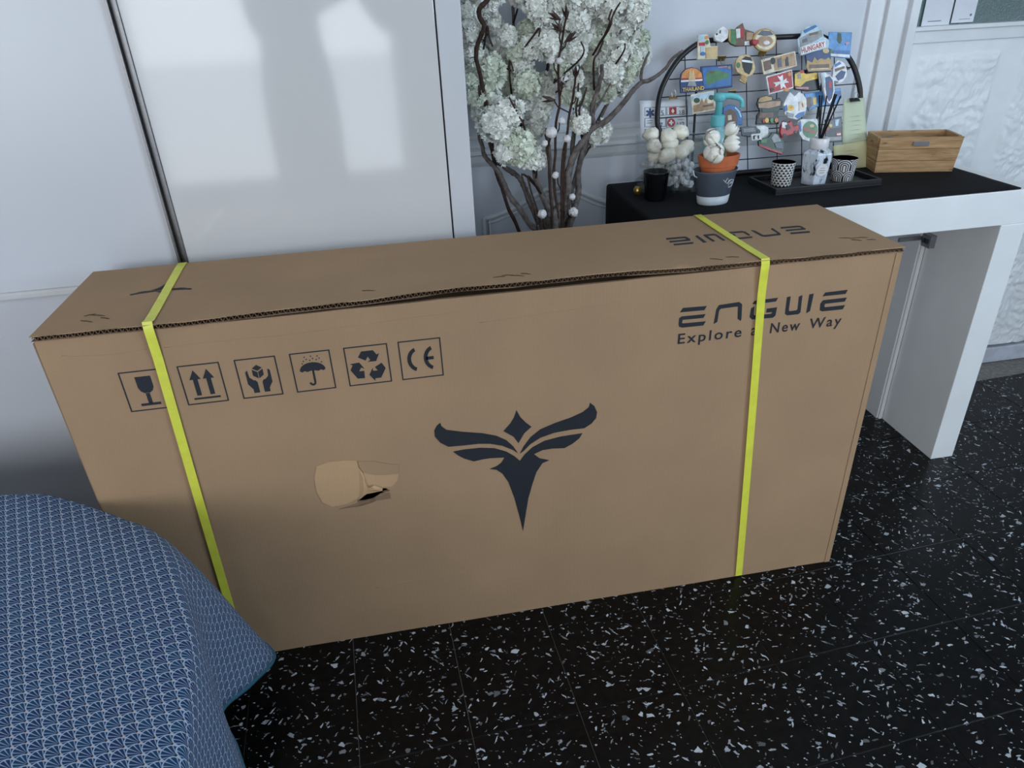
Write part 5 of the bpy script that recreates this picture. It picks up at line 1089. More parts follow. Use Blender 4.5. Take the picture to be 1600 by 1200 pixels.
on_sheet(MB().prism([(ic[4][0] - .008, ic[4][1] - .006), (ic[4][0] + .008, ic[4][1] - .006), (ic[4][0] + .008, ic[4][1] + .006), (ic[4][0] - .008, ic[4][1] + .006)], 0, .0005), 'red_symbol', 'mg_red')
for c, wd_, txt in ((ic[5], .012, '15'), (ic[6], .012, '18'), (ic[7], .012, '17'), (ic[8], .018, '112')):
    t = text_shapes(txt, c[0] - wd_ / 2, c[0] + wd_ / 2, c[1] - .0065, c[1] + .0045, lambda a, b, q: (a, b, .0006)); on_sheet(t, 'phone_number', 'mg_black')
for (a, b, L) in ((ic[2][0] - .006, ic[2][1] + .004, .014), (ic[2][0] - .006, ic[2][1] - .001, .012), (ic[6][0] - .006, ic[6][1] + .010, .014), (ic[8][0] - .008, ic[8][1] + .010, .016)):
    on_sheet(MB().prism([(a, b), (a + L, b), (a + L, b + .0012), (a, b + .0012)], 0, .0005), 'printed_line', 'grey_print')
# binder clips
for k, ((s, t_), mat, lab) in enumerate(zip(CLIPS, ('clip_gold', 'clip_gold', 'clip_gold', 'clip_black', 'clip_gold'),
        ('gold binder clip above the blue island-map magnet', 'gold binder clip holding the emergency-number sheet', 'gold binder clip under the round gold plate magnet', 'black binder clip holding the green note', 'gold binder clip above the palm postcard'))):
    w_ = .0095 if k != 3 else .0115
    z = .006 if k != 3 else .018
    up_ = 1 if k in (1, 3) else -1
    mb = MB().prism([(-.004, 0), (.005, -.0045), (.0056, -.004), (-.003, .0045), (-.003, .006), (-.004, .006)], -w_, w_, lambda a, b, c: (c, (a) * up_, b + .003))
    o = mb.build('binder_clip', mat)
    o.matrix_world = BM @ Matrix.Translation((s / 1000, t_ / 1000, z))
    tag(o, lab, 'binder clip', 'binder clips on the wire board')
    h = w_ * .42
    MB().tube([(-h, -.002 * -up_, .007), (-h * 1.2, .010 * up_, .0085), (-h * .5, .016 * up_, .009), (h * .5, .016 * up_, .009), (h * 1.2, .010 * up_, .0085), (h, -.002 * -up_, .007)], .0007, 5).build('wire_handle', 'wire', o)

# ------------------------------------------------------------------ things on the console
# clear glass vase with gravel and shells
vz = thing('glass_vase', 'clear square glass vase filled with pale gravel and white shells', 'vase', (1.172, .528, TZ))
gv = MB(); hw, hh = .064, .118
def sqr(w, z, k=6, r=.016):
    out = []
    for cx, cy, a0 in ((w - r, w * .8 - r, 0), (-w + r, w * .8 - r, PI / 2), (-w + r, -w * .8 + r, PI), (w - r, -w * .8 + r, 1.5 * PI)):
        out += [(cx + r * math.cos(a0 + PI / 2 * i / k), cy + r * math.sin(a0 + PI / 2 * i / k), z) for i in range(k + 1)]
    return out
rings = [sqr(hw - .003, 0.0), sqr(hw, .004), sqr(hw + .002, hh), sqr(hw - .001, hh), sqr(hw - .004, .008)]
nn = len(rings[0])
for r in rings: gv.v += r
for i in range(len(rings) - 1):
    for j in range(nn):
        gv.f.append((i * nn + j, i * nn + (j + 1) % nn, (i + 1) * nn + (j + 1) % nn, (i + 1) * nn + j))
gv.f.append(tuple(range(nn - 1, -1, -1))); gv.f.append(tuple(4 * nn + j for j in range(nn)))
gv.build('glass_body', 'glass', vz, auto=True)
gr = MB(); rg = random.Random(11)
for k in range(230):
    a, b, c = rg.uniform(-.052, .052), rg.uniform(-.040, .040), rg.uniform(.012, .062)
    gr.blob((a + 1.172, b + .528, c + TZ), rg.uniform(.005, .009), seed=k, amp=.5, seg=(4, 6))
tag(gr.build('gravel', 'gravel', smooth=False), 'pale grey gravel in the square glass vase', 'gravel', kind='stuff')
shl = [(-.045, -.026, .108, .018), (-.015, -.03, .086, .019), (.018, -.032, .092, .018), (-.035, -.005, .082, .017), (.036, -.018, .100, .018), (-.002, .002, .120, .020), (.028, .008, .128, .018), (-.038, .016, .124, .017), (.044, .02, .086, .017), (.006, .028, .096, .017), (.0, -.012, .105, .017)]
where = ['front left corner of the glass vase, uppermost', 'front row of the glass vase, just left of centre', 'front row of the glass vase, just right of centre', 'left side of the glass vase, low', 'right side of the glass vase, near the pot', 'top centre of the glass vase pile', 'top right of the glass vase pile', 'top left rear of the glass vase pile', 'right rear of the glass vase, low', 'rear middle of the glass vase', 'heart of the glass vase pile, behind the front row']
for k, (a, b, c, r) in enumerate(shl):
    mb = MB().blob((0, 0, 0), r, seed=20 + k, amp=.28, freq=1.5, sq=(1.1, .9, .85))
    for q_ in range(5):
        aa = q_ * 1.3 + k; mb.blob((r * .45 * math.cos(aa), r * .40 * math.sin(aa), r * .28 * math.sin(aa * 2)), r * .62, seed=50 + q_, amp=.3, seg=(6, 9), sq=(1, .8, .9))
    o = mb.build('seashell', 'pebble', smooth=True); o.location = (1.172 + a, .528 + b, TZ + c - .004); o.rotation_euler = (rg.uniform(-.6, .6), rg.uniform(-.6, .6), rg.uniform(0, 6))
    tag(o, 'creamy white shell at the ' + where[k], 'shell', 'white shells in the glass vase')
# black candle jar and brass ball
cj = thing('candle_jar', 'small plain black glass candle jar in front of the shell vase', 'candle', (1.117, .452, TZ))
MB().lathe([(.0205, 0), (.0225, .003), (.0285, .060), (.0288, .0615), (.0262, .0615), (.0215, .012)], 28).build('jar', 'black_glass', cj, smooth=True)
MB().lathe([(.0215, .013), (.0250, .046)], 24).build('wax', 'black_wood', cj)
MB().tube([(0, 0, .045), (.001, 0, .056)], .0008, 5).build('wick', 'reed', cj)
bb = MB().lathe([(.002, 0), (.006, .001), (.0088, .005), (.0095, .0095), (.0088, .014), (.006, .018), (.002, .019)], 20).build('brass_ball', 'brass', smooth=True)
bb.location = (1.093, .500, TZ); tag(bb, 'tiny brass ball beside the black candle jar', 'ornament')

# zinc pot with terracotta pot and tulips
zp = thing('zinc_planter', 'oval grey zinc planter with a pale base band on the runner', 'planter', (1.224, .388, TZ), rz=.2)
MB().lathe([(.034, .0), (.0355, .002), (.038, .019)], 32, sy=.72).build('base_band', 'zinc_pale', zp, smooth=True)
MB().lathe([(.038, .019), (.0385, .0195), (.0490, .068), (.0505, .070), (.0505, .072), (.0488, .072), (.0385, .022)], 32, sy=.72).build('body', 'zinc', zp, smooth=True)
for s in (-1, 1):
    MB().tube([(s * .0475, -.004, .060), (s * .0545, -.004, .064), (s * .0555, 0, .074), (s * .0535, .004, .066), (s * .0475, .004, .060)], .0013, 6).build('handle', 'zinc_pale', zp)
def potwrap(pts, name, mat, w=.0009):
    q = []
    for (ph, z) in pts:
        r = .0385 + (z - .0195) / .0485 * .0105 + .0006
        q.append((r * math.cos(ph), r * .72 * math.sin(ph), z))
    return MB().tube(q, w, 4).build(name, mat, zp)
a0 = -PI / 2 + .10
potwrap([(a0 - .15, .055), (a0 - .02, .050), (a0 + .12, .046), (a0 + .2, .052), (a0 + .06, .058), (a0 - .02, .050)], 'printed_string', 'zinc_pale')
potwrap([(a0 + .18, .049), (a0 + .30, .036), (a0 + .58, .038), (a0 + .62, .050), (a0 + .30, .053), (a0 + .18, .049)], 'printed_tag', 'zinc_pale')
potwrap([(a0 + .30, .044), (a0 + .36, .048), (a0 + .40, .043), (a0 + .46, .048), (a0 + .52, .044)], 'printed_word', 'zinc_pale')
tp = thing('terracotta_pot', 'orange terracotta pot tucked into the zinc planter', 'pot', (1.230, .390, TZ + .024))
MB().lathe([(.026, 0), (.0385, .054), (.0420, .055), (.0455, .076), (.0425, .077), (.039, .060), (.034, .058)], 32, sy=.66).build('pot', 'terracotta', tp, auto=True)
MB().lathe([(.036, .050), (.038, .062)], 24, sy=.66).build('soil', 'soil', tp)
tl = thing('tulip_plant', 'white tulips with green leaves growing in the terracotta pot', 'flowers', (1.228, .390, TZ + .086))
def tulip(base, head, r, dirv, seed, nm=6):
    st_ = smooth_path([base, ((base[0] + head[0]) / 2 + .004, (base[1] + head[1]) / 2 - .004, (base[2] + head[2]) / 2 + .004), head], 4)
    MB().tube(st_, .0022, 6).build('stem', 'stem_green', tl, smooth=True)
    d = Vector(dirv).normalized(); a = d.orthogonal().normalized(); b = d.cross(a)
    rr = random.Random(seed)
    fh = MB().tube([Vector(head) - d * .002, Vector(head) + d * r * .4], [r * .3, r * .5], 8).blob(tuple(Vector(head) + d * r * .85), r * .72, seed=seed, amp=.1, seg=(8, 10)).build('flower_head', 'tulip', tl, smooth=True)
    for k in range(nm):
        ph = 2 * PI * k / nm + rr.uniform(-.2, .2)
        mb = MB(); lay = 1.0 if k % 2 else .86
        for i in range(9):
            t = i / 8
            rad = r * lay * math.sin(PI * (.10 + .76 * t)) ** .8; hgt = r * 1.75 * t
            span = .80 * math.sqrt(max(0.03, 1 - t ** 3.5))
            for j in range(7):
                w = (j / 6 - .5) * 2; az = ph + w * span
                q = math.cos(az) * a + math.sin(az) * b
                p = Vector(head) + d * (hgt - w * w * r * .10 * t) + q * rad * (1 + .04 * math.cos(w * 2.5))
                mb.v.append(tuple(p))
        for i in range(8):
            for j in range(6):
                c_ = i * 7 + j; mb.f.append((c_, c_ + 1, c_ + 8, c_ + 7))
        mb.build('petal', 'tulip', fh, smooth=True)
tulip((-.010, -.004, -.026), (-.022, -.020, .016), .0215, (-.2, -.75, .45), 1)
tulip((-.008, .0, -.026), (-.012, -.012, .046), .0185, (-.75, -.25, .35), 2)
tulip((.004, .002, -.026), (.008, -.010, .058), .0150, (.55, -.3, .6), 3)
tulip((.008, -.004, -.026), (.004, -.014, .036), .0180, (.95, -.2, .10), 4)
for k, (a, hgt) in enumerate(((.2, .09), (1.6, .07), (2.9, .065), (4.9, .07), (5.6, .085))):
    mb = MB(); c_, s_ = math.cos(a), math.sin(a)
    for i in range(7):
        t = i / 6; w = .0065 * math.sin(PI * (.1 + .88 * t)); rr_ = .008 + .010 * t * t
        for j in (-1, 0, 1):
            mb.v.append((rr_ * c_ - s_ * w * j, rr_ * s_ + c_ * w * j, -.027 + hgt * t + (.001 if j else 0)))
    for i in range(6):
        for j in range(2):
            q = i * 3 + j; mb.f.append((q, q + 1, q + 4, q + 3))
    o = mb.build('leaf', 'leaf', tl, smooth=True); sd = o.modifiers.new('thick', 'SOLIDIFY'); sd.thickness = .0006

# turquoise pump bottle behind the planter
pb = thing('pump_bottle', 'turquoise pump soap bottle standing behind the planter', 'bottle', (1.298, .560, TZ))
MB().lathe([(.027, 0), (.030, .003), (.031, .010), (.031, .092), (.029, .104), (.021, .114), (.014, .122), (.014, .132)], 28).build('body', 'turquoise_body', pb, smooth=True)
MB().lathe([(.016, .128), (.016, .148), (.013, .150)], 24).build('collar', 'turquoise', pb, auto=True)
MB().lathe([(.0085, .149), (.0075, .180), (.0085, .182)], 18).build('pump_stem', 'turquoise', pb, smooth=True)
MB().lathe([(.011, .180), (.0135, .182), (.0145, .192), (.012, .196), (.004, .197)], 20).build('pump_head', 'turquoise', pb, smooth=True)
MB().tube(smooth_path([(0, 0, .189), (.022, -.003, .190), (.042, -.006, .185), (.051, -.007, .176), (.052, -.007, .164)], 4), [.0068] * 9 + [.0052] * 8, 10).build('spout', 'turquoise', pb, smooth=True)

# black tray with diffuser and two candles
ty = thing('tray', 'shallow black wooden tray holding two candles and the diffuser', 'tray', (1.502, .462, TZ), rz=.03)
tw, td, tz = .130, .062, .014
MB().box(-tw, tw, -td, td, 0, .004).build('tray_base', 'black_wood', ty)
for a in ((-tw, tw, -td, -td + .006), (-tw, tw, td - .006, td), (-tw, -tw + .006, -td + .006, td - .006), (tw - .006, tw, -td + .006, td - .006)):
    MB().box(*a, .004, tz).build('tray_rim', 'black_wood', ty, bevel=.0008)
def candle(x, y, r, h, mat, label):
    c = thing('patterned_candle', label, 'candle', (x, y, TZ + .0042), 'patterned candles on the tray')
    MB().lathe([(r * .86, 0), (r * .88, .001), (r * 1.04, h)], 40, cap=False, uvs=True).build('holder', mat, c, smooth=True)
    MB().lathe([(r * 1.04, h), (r * .96, h), (r * .82, .004), (r * .82, .001)], 40).build('holder_lining', 'wax', c, smooth=True)
    MB().lathe([(r * .84, .004), (r * .92, h * .82)], 30).build('wax', 'wax', c)
    MB().tube([(0, 0, h * .8), (.001, 0, h * .95)], .0008, 5).build('wick', 'reed', c)
candle(1.421, .462, .0245, .052, 'candle_triangles', 'white candle holder with rows of small black triangles')
candle(1.570, .460, .0265, .050, 'candle_arcs', 'candle holder with black and white arch lines')
df = thing('reed_diffuser', 'hexagonal marbled glass reed diffuser with white cap and black reeds', 'diffuser', (1.494, .452, TZ + .0042))
MB().lathe([(.026, 0), (.029, .002), (.0345, .058), (.0335, .070), (.020, .0775), (.016, .079)], 6).build('bottle', 'marble', df, bevel=.0012)
MB().lathe([(.0185, .078), (.0205, .080), (.0208, .098), (.019, .1005), (.010, .1006), (.0095, .094)], 28).build('cap', 'white_plastic', df, smooth=True)
lab_ = [(.0135 * math.cos(2 * PI * k / 22), .0135 * math.sin(2 * PI * k / 22)) for k in range(22)]
MB().prism(lab_, 0, .0008, lambda a, b, c: (a - .001, -.0295 - .085 * (b) - c, .036 + b)).build('round_label', 'white_plastic', df)
for k, w_ in enumerate((.010, .014, .011)):
    MB().box(-.001 - w_ / 2, -.001 + w_ / 2, -.0312, -.0300, .040 - k * .005, .0408 - k * .005).build('label_text', 'grey_print', df)
for (dx, dy, L, r) in ((-.020, -.004, .094, .0017), (-.008, .006, .092, .0015), (.006, .010, .090, .0015), (.019, .002, .094, .0018), (.026, .006, .092, .0018), (.030, -.004, .090, .0017)):
    MB().tube([(dx * .1, dy * .2, .096), (dx, dy, .096 + L)], r, 6).build('reed', 'reed', df, smooth=True)
gt = MB().prism([(-.016, -.006), (.014, -.009), (.016, .005), (-.014, .008)], 0, .003, lambda a, b, c: (a, -c, b)).build('diffuser_tag', 'mg_sand', bevel=.0006)
gt.location = (1.452, .500, TZ + .052); gt.rotation_euler = (-.25, 0, .1)
tag(gt, 'small beige rectangular magnet behind the diffuser bottle', 'magnet')
gt.matrix_world = BM @ Matrix.Translation((.072, .058, .004)) @ Matrix.Rotation(PI / 2, 4, 'X')

# slatted wooden crate
ck = thing('wooden_crate', 'small oiled wooden crate with a metal name plate at the end of the console', 'crate', (1.772, .486, TZ), rz=-.276)
FW0, FW1, CH = .088, .0925, .081
def slat(z0, z1, name='front_plank', y0=-.0, parent=ck):
    f = lambda z: FW0 + (FW1 - FW0) * z / CH
    yy = lambda z: -.008 * z / CH
    mb = MB().add([(-f(z0), yy(z0) + y0, z0), (f(z0), yy(z0) + y0, z0), (f(z0), yy(z0) + y0 + .007, z0), (-f(z0), yy(z0) + y0 + .007, z0), (-f(z1), yy(z1) + y0, z1), (f(z1), yy(z1) + y0, z1), (f(z1), yy(z1) + y0 + .007, z1), (-f(z1), yy(z1) + y0 + .007, z1)],
                  [(3, 2, 1, 0), (4, 5, 6, 7), (0, 1, 5, 4), (1, 2, 6, 5), (2, 3, 7, 6), (3, 0, 4, 7)])
    return mb.build(name, 'crate_wood', parent, bevel=.0009)
for z0, z1 in ((0, .0265), (.0272, .0540), (.0547, CH)):
    slat(z0, z1)
DY = .078
for z0, z1 in ((0, .0265), (.0272, .0540), (.0547, CH)):
    f = lambda z: FW0 + (FW1 - FW0) * z / CH
    MB().box(-f(z0), f(z0), DY, DY + .007, z0, z1).build('back_plank', 'crate_wood', ck, bevel=.0009)
for s in (-1, 1):
    f = lambda z: (FW0 + (FW1 - FW0) * z / CH) * s
    for (z0, z1, y0, y1) in ((0, .0265, .0071, DY), (.0272, .0540, .0071, DY)):
        MB().add([(f(z0), y0, z0), (f(z0) - s * .007, y0, z0), (f(z0) - s * .007, y1, z0), (f(z0), y1, z0), (f(z1), y0, z1), (f(z1) - s * .007, y0, z1), (f(z1) - s * .007, y1, z1), (f(z1), y1, z1)],
                 [(3, 2, 1, 0), (4, 5, 6, 7), (0, 1, 5, 4), (1, 2, 6, 5), (2, 3, 7, 6), (3, 0, 4, 7)]).build('end_plank', 'crate_wood', ck)
    z0, z1 = .0547, CH
    # upper end plank with a rounded hand hole
    ymid = (.0071 + DY) / 2
    outl = [(.0071, z0), (ymid - .018, z0)] + [(ymid - .018 * math.cos(PI * k / 10), z0 + .013 * math.sin(PI * k / 10)) for k in range(1, 10)] + [(ymid + .018, z0), (DY, z0), (DY, z1), (.0071, z1)]
    MB().prism(outl, 0, .007, lambda a, b, c: (f(b) - s * c, a, b)).build('end_plank', 'crate_wood', ck)
MB().box(-.08, .08, .007, DY, .0005, .006).build('bottom', 'crate_wood', ck)
MB().box(-.017, .018, -.0100, -.0064, .0625, .0720).build('name_plate', 'plate', ck, bevel=.0005)
for k in range(4):
    o = MB().tube([(-.072 + k * .012, .030 + .004 * k, .010), (-.070 + k * .013, .034 + .003 * k, .082 - .004 * k)], .0022, 6).build('metal_pen', 'bag', smooth=True)
    o.location = (1.772, .486, TZ); o.rotation_euler = (0, 0, -.276)
    tag(o, ('leftmost', 'second', 'third', 'rightmost')[k] + ' of the four metal pens standing inside the wooden crate', 'pen', 'pens in the crate')
# ------------------------------------------------------------------ blossom branches in a floor vase
vb = thing('floor_vase', 'tall dark floor vase behind the box holding the branches', 'vase', (.862, .50, 0))
MB().lathe([(.070, 0), (.082, .01), (.098, .18), (.092, .34), (.062, .48), (.056, .55), (.066, .60), (.060, .60), (.050, .55), (.056, .48), (.086, .34), (.09, .18), (.07, .02)], 36).build('body', 'vase_dark', vb, smooth=True)

def blossom_mesh(seed):
    """pompom of ruffled double blossoms, radius 1"""
    rr = random.Random(seed); mb = MB()
    K = 46
    for q in range(K):
        zz = 1 - 2 * (q + .5) / K; ph = q * 2.39996 + rr.uniform(-.25, .25)
        d = Vector((math.sqrt(1 - zz * zz) * math.cos(ph), math.sqrt(1 - zz * zz) * math.sin(ph), zz))
        d = (d + Vector((rr.uniform(-.2, .2), rr.uniform(-.2, .2), rr.uniform(-.2, .2)))).normalized()
        a = d.orthogonal().normalized(); b = d.cross(a); c = d * rr.uniform(.50, .74)
        fs = rr.uniform(.30, .42)
        for ring, (npet, rad, lift_) in enumerate(((7, 1.0, .25), (6, .72, .55), (4, .42, .85))):
            for k in range(npet):
                an = 2 * PI * k / npet + ring * .5 + rr.uniform(-.2, .2)
                u = a * math.cos(an) + b * math.sin(an); v = d.cross(u)
                R = fs * rad * rr.uniform(.85, 1.15); L = fs * lift_ * rr.uniform(.7, 1.2); w = fs * .42 * rr.uniform(.8, 1.2)
                e = len(mb.v)
                tw = rr.uniform(-.12, .12) * fs
                mb.v += [tuple(c), tuple(c + u * R * .55 + v * w * .7 + d * L * .35), tuple(c + u * R * .55 - v * w * .7 + d * (L * .35 + tw)),
                         tuple(c + u * R + v * w * .62 + d * (L * .9 + tw)), tuple(c + u * R * 1.04 + d * (L * .72)), tuple(c + u * R - v * w * .62 + d * (L * .95 - tw))]
                mb.f += [(e, e + 1, e + 2), (e + 1, e + 3, e + 4), (e + 1, e + 4, e + 2), (e + 2, e + 4, e + 5)]
    return mb
BL = [blossom_mesh(s).mesh('blossom_cluster', 'blossom', True) for s in range(4)] + [blossom_mesh(9 + s).mesh('blossom_cluster', 'blossom_green', True) for s in range(2)]

def grow(pts, ra, rb, seed, gnarl=.003):
    p = smooth_path(pts, 6); out = []
    for i, q in enumerate(p):
        t = i / (len(p) - 1)
        off = Vector((noise.noise(Vector((q.z * 26, seed, 0))), noise.noise(Vector((q.z * 26, seed, 5))), 0)) * gnarl
        out.append(q + off)
    rad = [(ra + (rb - ra) * i / (len(p) - 1)) * (1 + .22 * noise.noise(Vector((i * .7, seed * 3, 1)))) for i in range(len(p))]
    return out, rad
INFO = dict(bareL=('bare_branch', 'bare grey branch leaning furthest left toward the wardrobe'), b1=('blossom_branch', 'white blossom branch nearest the wardrobe edge'),
            b2=('blossom_branch', 'blossom branch with the low front pompom left of the cotton stems'), b3=('blossom_branch', 'blossom branch rising behind the cotton stems'),
            b4=('blossom_branch', 'blossom branch just right of the tall cotton stem'), b5=('blossom_branch', 'forked blossom branch curving up right of centre'),
            b6=('blossom_branch', 'blossom branch at the far right of the bouquet'), bareR=('bare_branch', 'long bare forked branch reaching right toward the wire board'),
            topleft=('dark_twig', 'dark gnarled twig at the top beside the wardrobe edge'))
BR = {}; PATHS = {}
for s, (k, (nm, lab)) in enumerate(INFO.items()):
    pts, ra, rb = BRANCHES[k]
    th_ = thing(nm, lab, 'branch', pts[0], 'branches in the floor vase')
    if k != 'topleft' and True:
        pts = [(.862 + (pts[0][0] - .862) * .35, .50 + (pts[0][1] - .50) * .5, .30)] + list(pts)
        th_.location = pts[0]
    path, rad = grow(pts, ra, rb, s + 1, .004 if 'bare' in k else .003)
    if k == 'topleft':
        # its lower end runs down into the bouquet
        path, rad = grow([(.850, .50, .30), (.836, .51, .58), (.800, .52, .70), (.772, .52, .80), (.762, .50, .90)] + list(pts), .004, .005, s + 1, .004)
        th_.location = path[0]
    L0 = Vector(th_.location)
    MB().tube([p - L0 for p in path], rad, 9, wob=.12, seed=s).build('stem', 'bark_dark' if k == 'topleft' else 'bark', th_, smooth=True)
    BR[k] = th_; PATHS[k] = path
for k, host in (('bareRfork', 'bareR'), ('up1', 'b5'), ('up1b', 'b5')):
    pts, ra, rb = BRANCHES[k]
    near = min(PATHS[host], key=lambda p: (p - Vector(pts[0])).length)
    path, rad = grow([tuple(near)] + list(pts), ra, rb, 20, .003); L0 = Vector(BR[host].location)
    MB().tube([p - L0 for p in path], rad, 8, wob=.12).build('side_shoot', 'bark', BR[host], smooth=True)
for q, (pts, ra, rb) in enumerate(TWIGS):
    best = min(((p - Vector(pts[0])).length, k, i) for k in ('b1', 'b2', 'b3', 'b4', 'b5', 'b6') for i, p in enumerate(PATHS[k]))
    host = best[1]; L0 = Vector(BR[host].location)
    start = PATHS[host][max(0, best[2] - 4)]
    path, rad = grow([tuple(start)] + list(pts), ra, rb, 30 + q, .002)
    MB().tube([p - L0 for p in path], rad, 6, wob=.1).build('twig', 'bark_dark', BR[host], smooth=True)
rc = random.Random(3)
for q, (c, r) in enumerate(CLUSTERS):
    c = Vector(c)
    best = min(((p - c).length, k, i) for k in ('b1', 'b2', 'b3', 'b4', 'b5', 'b6') for i, p in enumerate(PATHS[k]) if p.z < c.z + .01)
    host = best[1]; L0 = Vector(BR[host].location)
    o = bpy.data.objects.new('blossom_cluster', BL[rc.randrange(4) if rc.random() < .72 else 4 + rc.randrange(2)])
    COL.objects.link(o); o.parent = BR[host]; o.location = c - L0; o.scale = (r * 1.22,) * 3; o.rotation_euler = (rc.uniform(0, 6), rc.uniform(0, 6), rc.uniform(0, 6))
    if best[0] > r * .5:
        s_ = PATHS[host][max(0, best[2] - 3)]
        mid = s_.lerp(c, .55) + Vector((0, 0, -.006))
        MB().tube([p - L0 for p in smooth_path([s_, mid, c], 4)], [.0022] * 4 + [.0016] * 5, 6).build('twig', 'bark_dark', BR[host], smooth=True)

# cotton stems
def boll_mesh():
    mb = MB()
    rr = random.Random(1)
    for k in range(5):
        a = 2 * PI * k / 5
        mb.blob((.36 * math.cos(a), .36 * math.sin(a), .1), .66, seed=k, amp=.25, seg=(7, 9))
    mb.blob((0, 0, .42), .55, seed=8, amp=.25, seg=(7, 9))
    return mb
def calyx_mesh(open_=1.0, tall=1.0):
    mb = MB()
    for k in range(5):
        a = 2 * PI * k / 5 + .3; u = Vector((math.cos(a), math.sin(a), 0)); v = Vector((-math.sin(a), math.cos(a), 0)); e = len(mb.v)
        for t, w in ((0, .10), (.45, .36), (.8, .22), (1.15, .02)):
            c = u * (open_ * (.15 + .85 * t * (1.3 - .35 * t))) + Vector((0, 0, -.75 + tall * t * 1.15))
            mb.v += [tuple(c - v * w), tuple(c + v * w)]
        for i in range(3):
            mb.f.append((e + 2 * i, e + 2 * i + 1, e + 2 * i + 3, e + 2 * i + 2))
    mb.lathe([(.05, -.95), (.2, -.85), (.22, -.7), (.1, -.6)], 8)
    return mb
BOLL = boll_mesh().mesh('cotton_boll', 'cotton', True); CAL = calyx_mesh(.95, .85).mesh('calyx', 'calyx', True); POD = calyx_mesh(.75, 1.5).mesh('dry_pod', 'calyx', True)
CL = dict(g1='tallest cotton stem with dry pods at its tip', g2='cotton stem carrying the largest round boll in mid bouquet', g3='cotton stem with two bolls right of the largest boll',
          g4='short cotton stem low at the right above the box lid', g5='short cotton stem low at the left above the box lid', g6='thin cotton stem with a pod right of the tallest stem')
for nm, pts, bolls, pods in COTTON:
    pts = [(.862 + (pts[0][0] - .862) * .3, .49, .32)] + list(pts)
    t_ = thing('cotton_stem', CL[nm], 'cotton stem', pts[0], 'cotton stems in the floor vase'); L0 = Vector(pts[0])
    path, rad = grow(pts, .0034, .002, 40 + len(pts), .002)
    MB().tube([p - L0 for p in path], rad, 7, wob=.08).build('stem', 'bark_dark', t_, smooth=True)
    for kind, items in (('b', bolls), ('p', [(p, .012) for p in pods])):
        for (c, r) in items:
            c = Vector(c)
            near = min(path, key=lambda p: (p - c).length)
            me_ = BOLL if kind == 'b' else POD
            o = bpy.data.objects.new('cotton_boll' if kind == 'b' else 'dry_pod', me_); COL.objects.link(o); o.parent = t_
            o.location = c - L0; o.scale = (r,) * 3 if kind == 'b' else (r * .85, r * .85, r * 1.1)
            dv = (c - near); ax = Vector((dv.x * 6, dv.y * 3 - .02, .06)).normalized()
            o.rotation_euler = ax.to_track_quat('Z', 'Y').to_euler()
            if kind == 'b':
                o2 = bpy.data.objects.new('calyx', CAL); COL.objects.link(o2); o2.parent = t_; o2.location = o.location; o2.scale = (r * 1.05,) * 3; o2.rotation_euler = o.rotation_euler
            if dv.length > .006:
                start = min(path, key=lambda p: (p - (c - Vector((0, 0, .03)))).length)
                MB().tube([start - L0, start.lerp(c, .6) - L0 + Vector((0, 0, -.004)), c - L0 - ax * r * .7], .0015, 5).build('stalk', 'bark_dark', t_, smooth=True)
# ------------------------------------------------------------------ the person taking the picture (mirrored in the glossy door)
M['skin'] = simple('skin', (206, 160, 134), 0.55, var=0.06)
M['sweater'] = simple('dark_grey_sweater', (66, 66, 72), 0.9, var=0.15, vscale=120, bump=0.3)
M['trousers'] = simple('dark_blue_trousers', (44, 50, 66), 0.85, var=0.15, vscale=150)
M['hair'] = simple('dark_brown_hair', (52, 40, 34), 0.6, var=0.3, vscale=90)
M['phone'] = simple('black_phone', (22, 22, 26), 0.25)
V, E_, RD = [], [], []
def jv(p, r, parent=None):
    V.append(p); RD.append(r if isinstance(r, tuple) else (r, r))
    if parent is not None: E_.append((parent, len(V) - 1))
    return len(V) - 1
pel = jv((.215, -1.52, .92), (.165, .110))
sp1 = jv((.225, -1.52, 1.06), (.135, .095), pel); ch = jv((.24, -1.50, 1.24), (.155, .105), sp1); nb = jv((.265, -1.48, 1.385), (.075, .06), ch)
nk = jv((.27, -1.46, 1.44), .05, nb); hd1 = jv((.28, -1.44, 1.51), (.068, .075), nk); hd2 = jv((.285, -1.43, 1.585), (.078, .092), hd1); hd3 = jv((.285, -1.44, 1.655), (.055, .065), hd2)
camp = Vector((0.5496, -1.0531, 1.1456)); phc = camp - fw * .030
for side, sh_, el, sgn in ((-1, (.095, -1.49, 1.35), (.13, -1.36, 1.04), -1), (1, (.43, -1.49, 1.35), (.60, -1.42, 1.04), 1)):
    s0 = jv(sh_, .058, ch); e0 = jv(el, .044, s0)
    wr = phc + r2 * (sgn * .098) - fw * .060 - u2 * .045
    f0 = jv(tuple((Vector(el) * .45 + wr * .55)), .037, e0); w0 = jv(tuple(wr), .026, f0)
    palm = phc + r2 * (sgn * .098) - fw * .022 - u2 * .012
    p0_ = jv(tuple(palm), (.020, .028), w0)
    # four fingers curl round the back of the phone, the thumb lies on its screen side
    for k in range(4):
        b0 = palm + u2 * (.026 - k * .015) + fw * .010 + r2 * (sgn * .002)
        a1 = jv(tuple(b0), .0088, p0_)
        a2 = jv(tuple(phc + r2 * (sgn * .088) + u2 * (.026 - k * .015) + fw * .014), .0082, a1)
        jv(tuple(phc + r2 * (sgn * (.060 + .006 * abs(k - 1))) + u2 * (.026 - k * .014) + fw * .015), .0072, a2)
    t1 = jv(tuple(phc + r2 * (sgn * .080) - fw * .022 + u2 * .008), .0100, p0_); jv(tuple(phc + r2 * (sgn * .056) - fw * .017 + u2 * .016), .0085, t1)
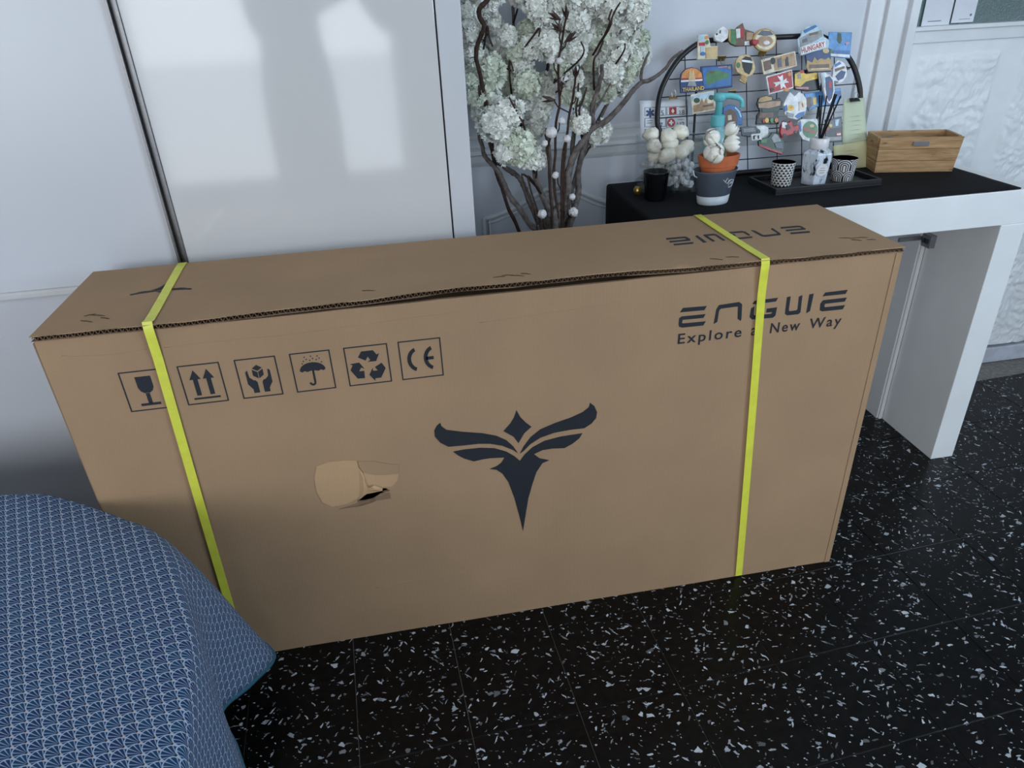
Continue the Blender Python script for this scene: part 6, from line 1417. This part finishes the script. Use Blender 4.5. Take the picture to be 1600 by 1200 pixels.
for sx in (-.068, .068):
    hp_ = jv((.215 + sx, -1.52, .85), (.092, .090), pel); kn = jv((.215 + sx * 1.0, -1.49, .47), .085, hp_); an_ = jv((.215 + sx * 1.05, -1.53, .085), .060, kn)
    jv((.215 + sx * 1.15, -1.40, .042), (.038, .030), an_)
me = bpy.data.meshes.new('person'); me.from_pydata(V, E_, [])
tmp = bpy.data.objects.new('person', me); COL.objects.link(tmp)
sk = tmp.modifiers.new('skin', 'SKIN'); sk.use_smooth_shade = True
for i, r in enumerate(RD): me.skin_vertices[0].data[i].radius = r
me.skin_vertices[0].data[0].use_root = True
ss = tmp.modifiers.new('sub', 'SUBSURF'); ss.levels = 2; ss.render_levels = 2
dg = bpy.context.evaluated_depsgraph_get()
bmesh_ = bpy.data.meshes.new_from_object(tmp.evaluated_get(dg))
bpy.data.objects.remove(tmp)
bmesh_.materials.clear()
for k in ('sweater', 'trousers', 'skin'): bmesh_.materials.append(M[k])
for p in bmesh_.polygons:
    c = p.center; p.use_smooth = True
    p.material_index = 2 if (c.z > 1.43 or (c.y > -1.16 and c.z > .9)) else (1 if c.z < .93 and c.y < -1.3 else 0)
low = min(v.co.z for v in bmesh_.vertices)
person = bpy.data.objects.new('person', bmesh_); COL.objects.link(person); person.location = (0, 0, -low)
tag(person, 'standing person in dark grey sweater and dark trousers holding up a phone', 'person')
MB().blob((.285, -1.455, 1.625), .098, seed=4, amp=.10, seg=(14, 18), sq=(.92, 1.0, .95)).build('hair', 'hair', person, smooth=True)
nm_ = MB().blob((.285, -1.335, 1.565), .014, seed=1, amp=.05, sq=(.8, 1, 1.5)); nm_.build('nose', 'skin', person, smooth=True)
for s in (-1, 1):
    MB().blob((.285 + s * .032, -1.350, 1.592), .011, seed=2, amp=.02, sq=(1.2, .6, .7)).build('eye', 'white_plastic', person, smooth=True)
MB().blob((.285, -1.350, 1.528), .012, seed=3, amp=.02, sq=(1.9, .6, .45)).build('mouth', 'mg_pink', person, smooth=True)
ph_ = MB().box(-.080, .080, -.037, .037, -.0045, .0045).build('phone', 'phone', bevel=.003)
ph_.matrix_world = Matrix(((r2.x, u2.x, -fw.x, phc.x), (r2.y, u2.y, -fw.y, phc.y), (r2.z, u2.z, -fw.z, phc.z), (0, 0, 0, 1)))
tag(ph_, 'black phone held landscape in both hands of the person', 'phone')
MB().box(-.076, .076, -.033, .033, .0046, .0050).build('screen', 'black_glass', ph_)
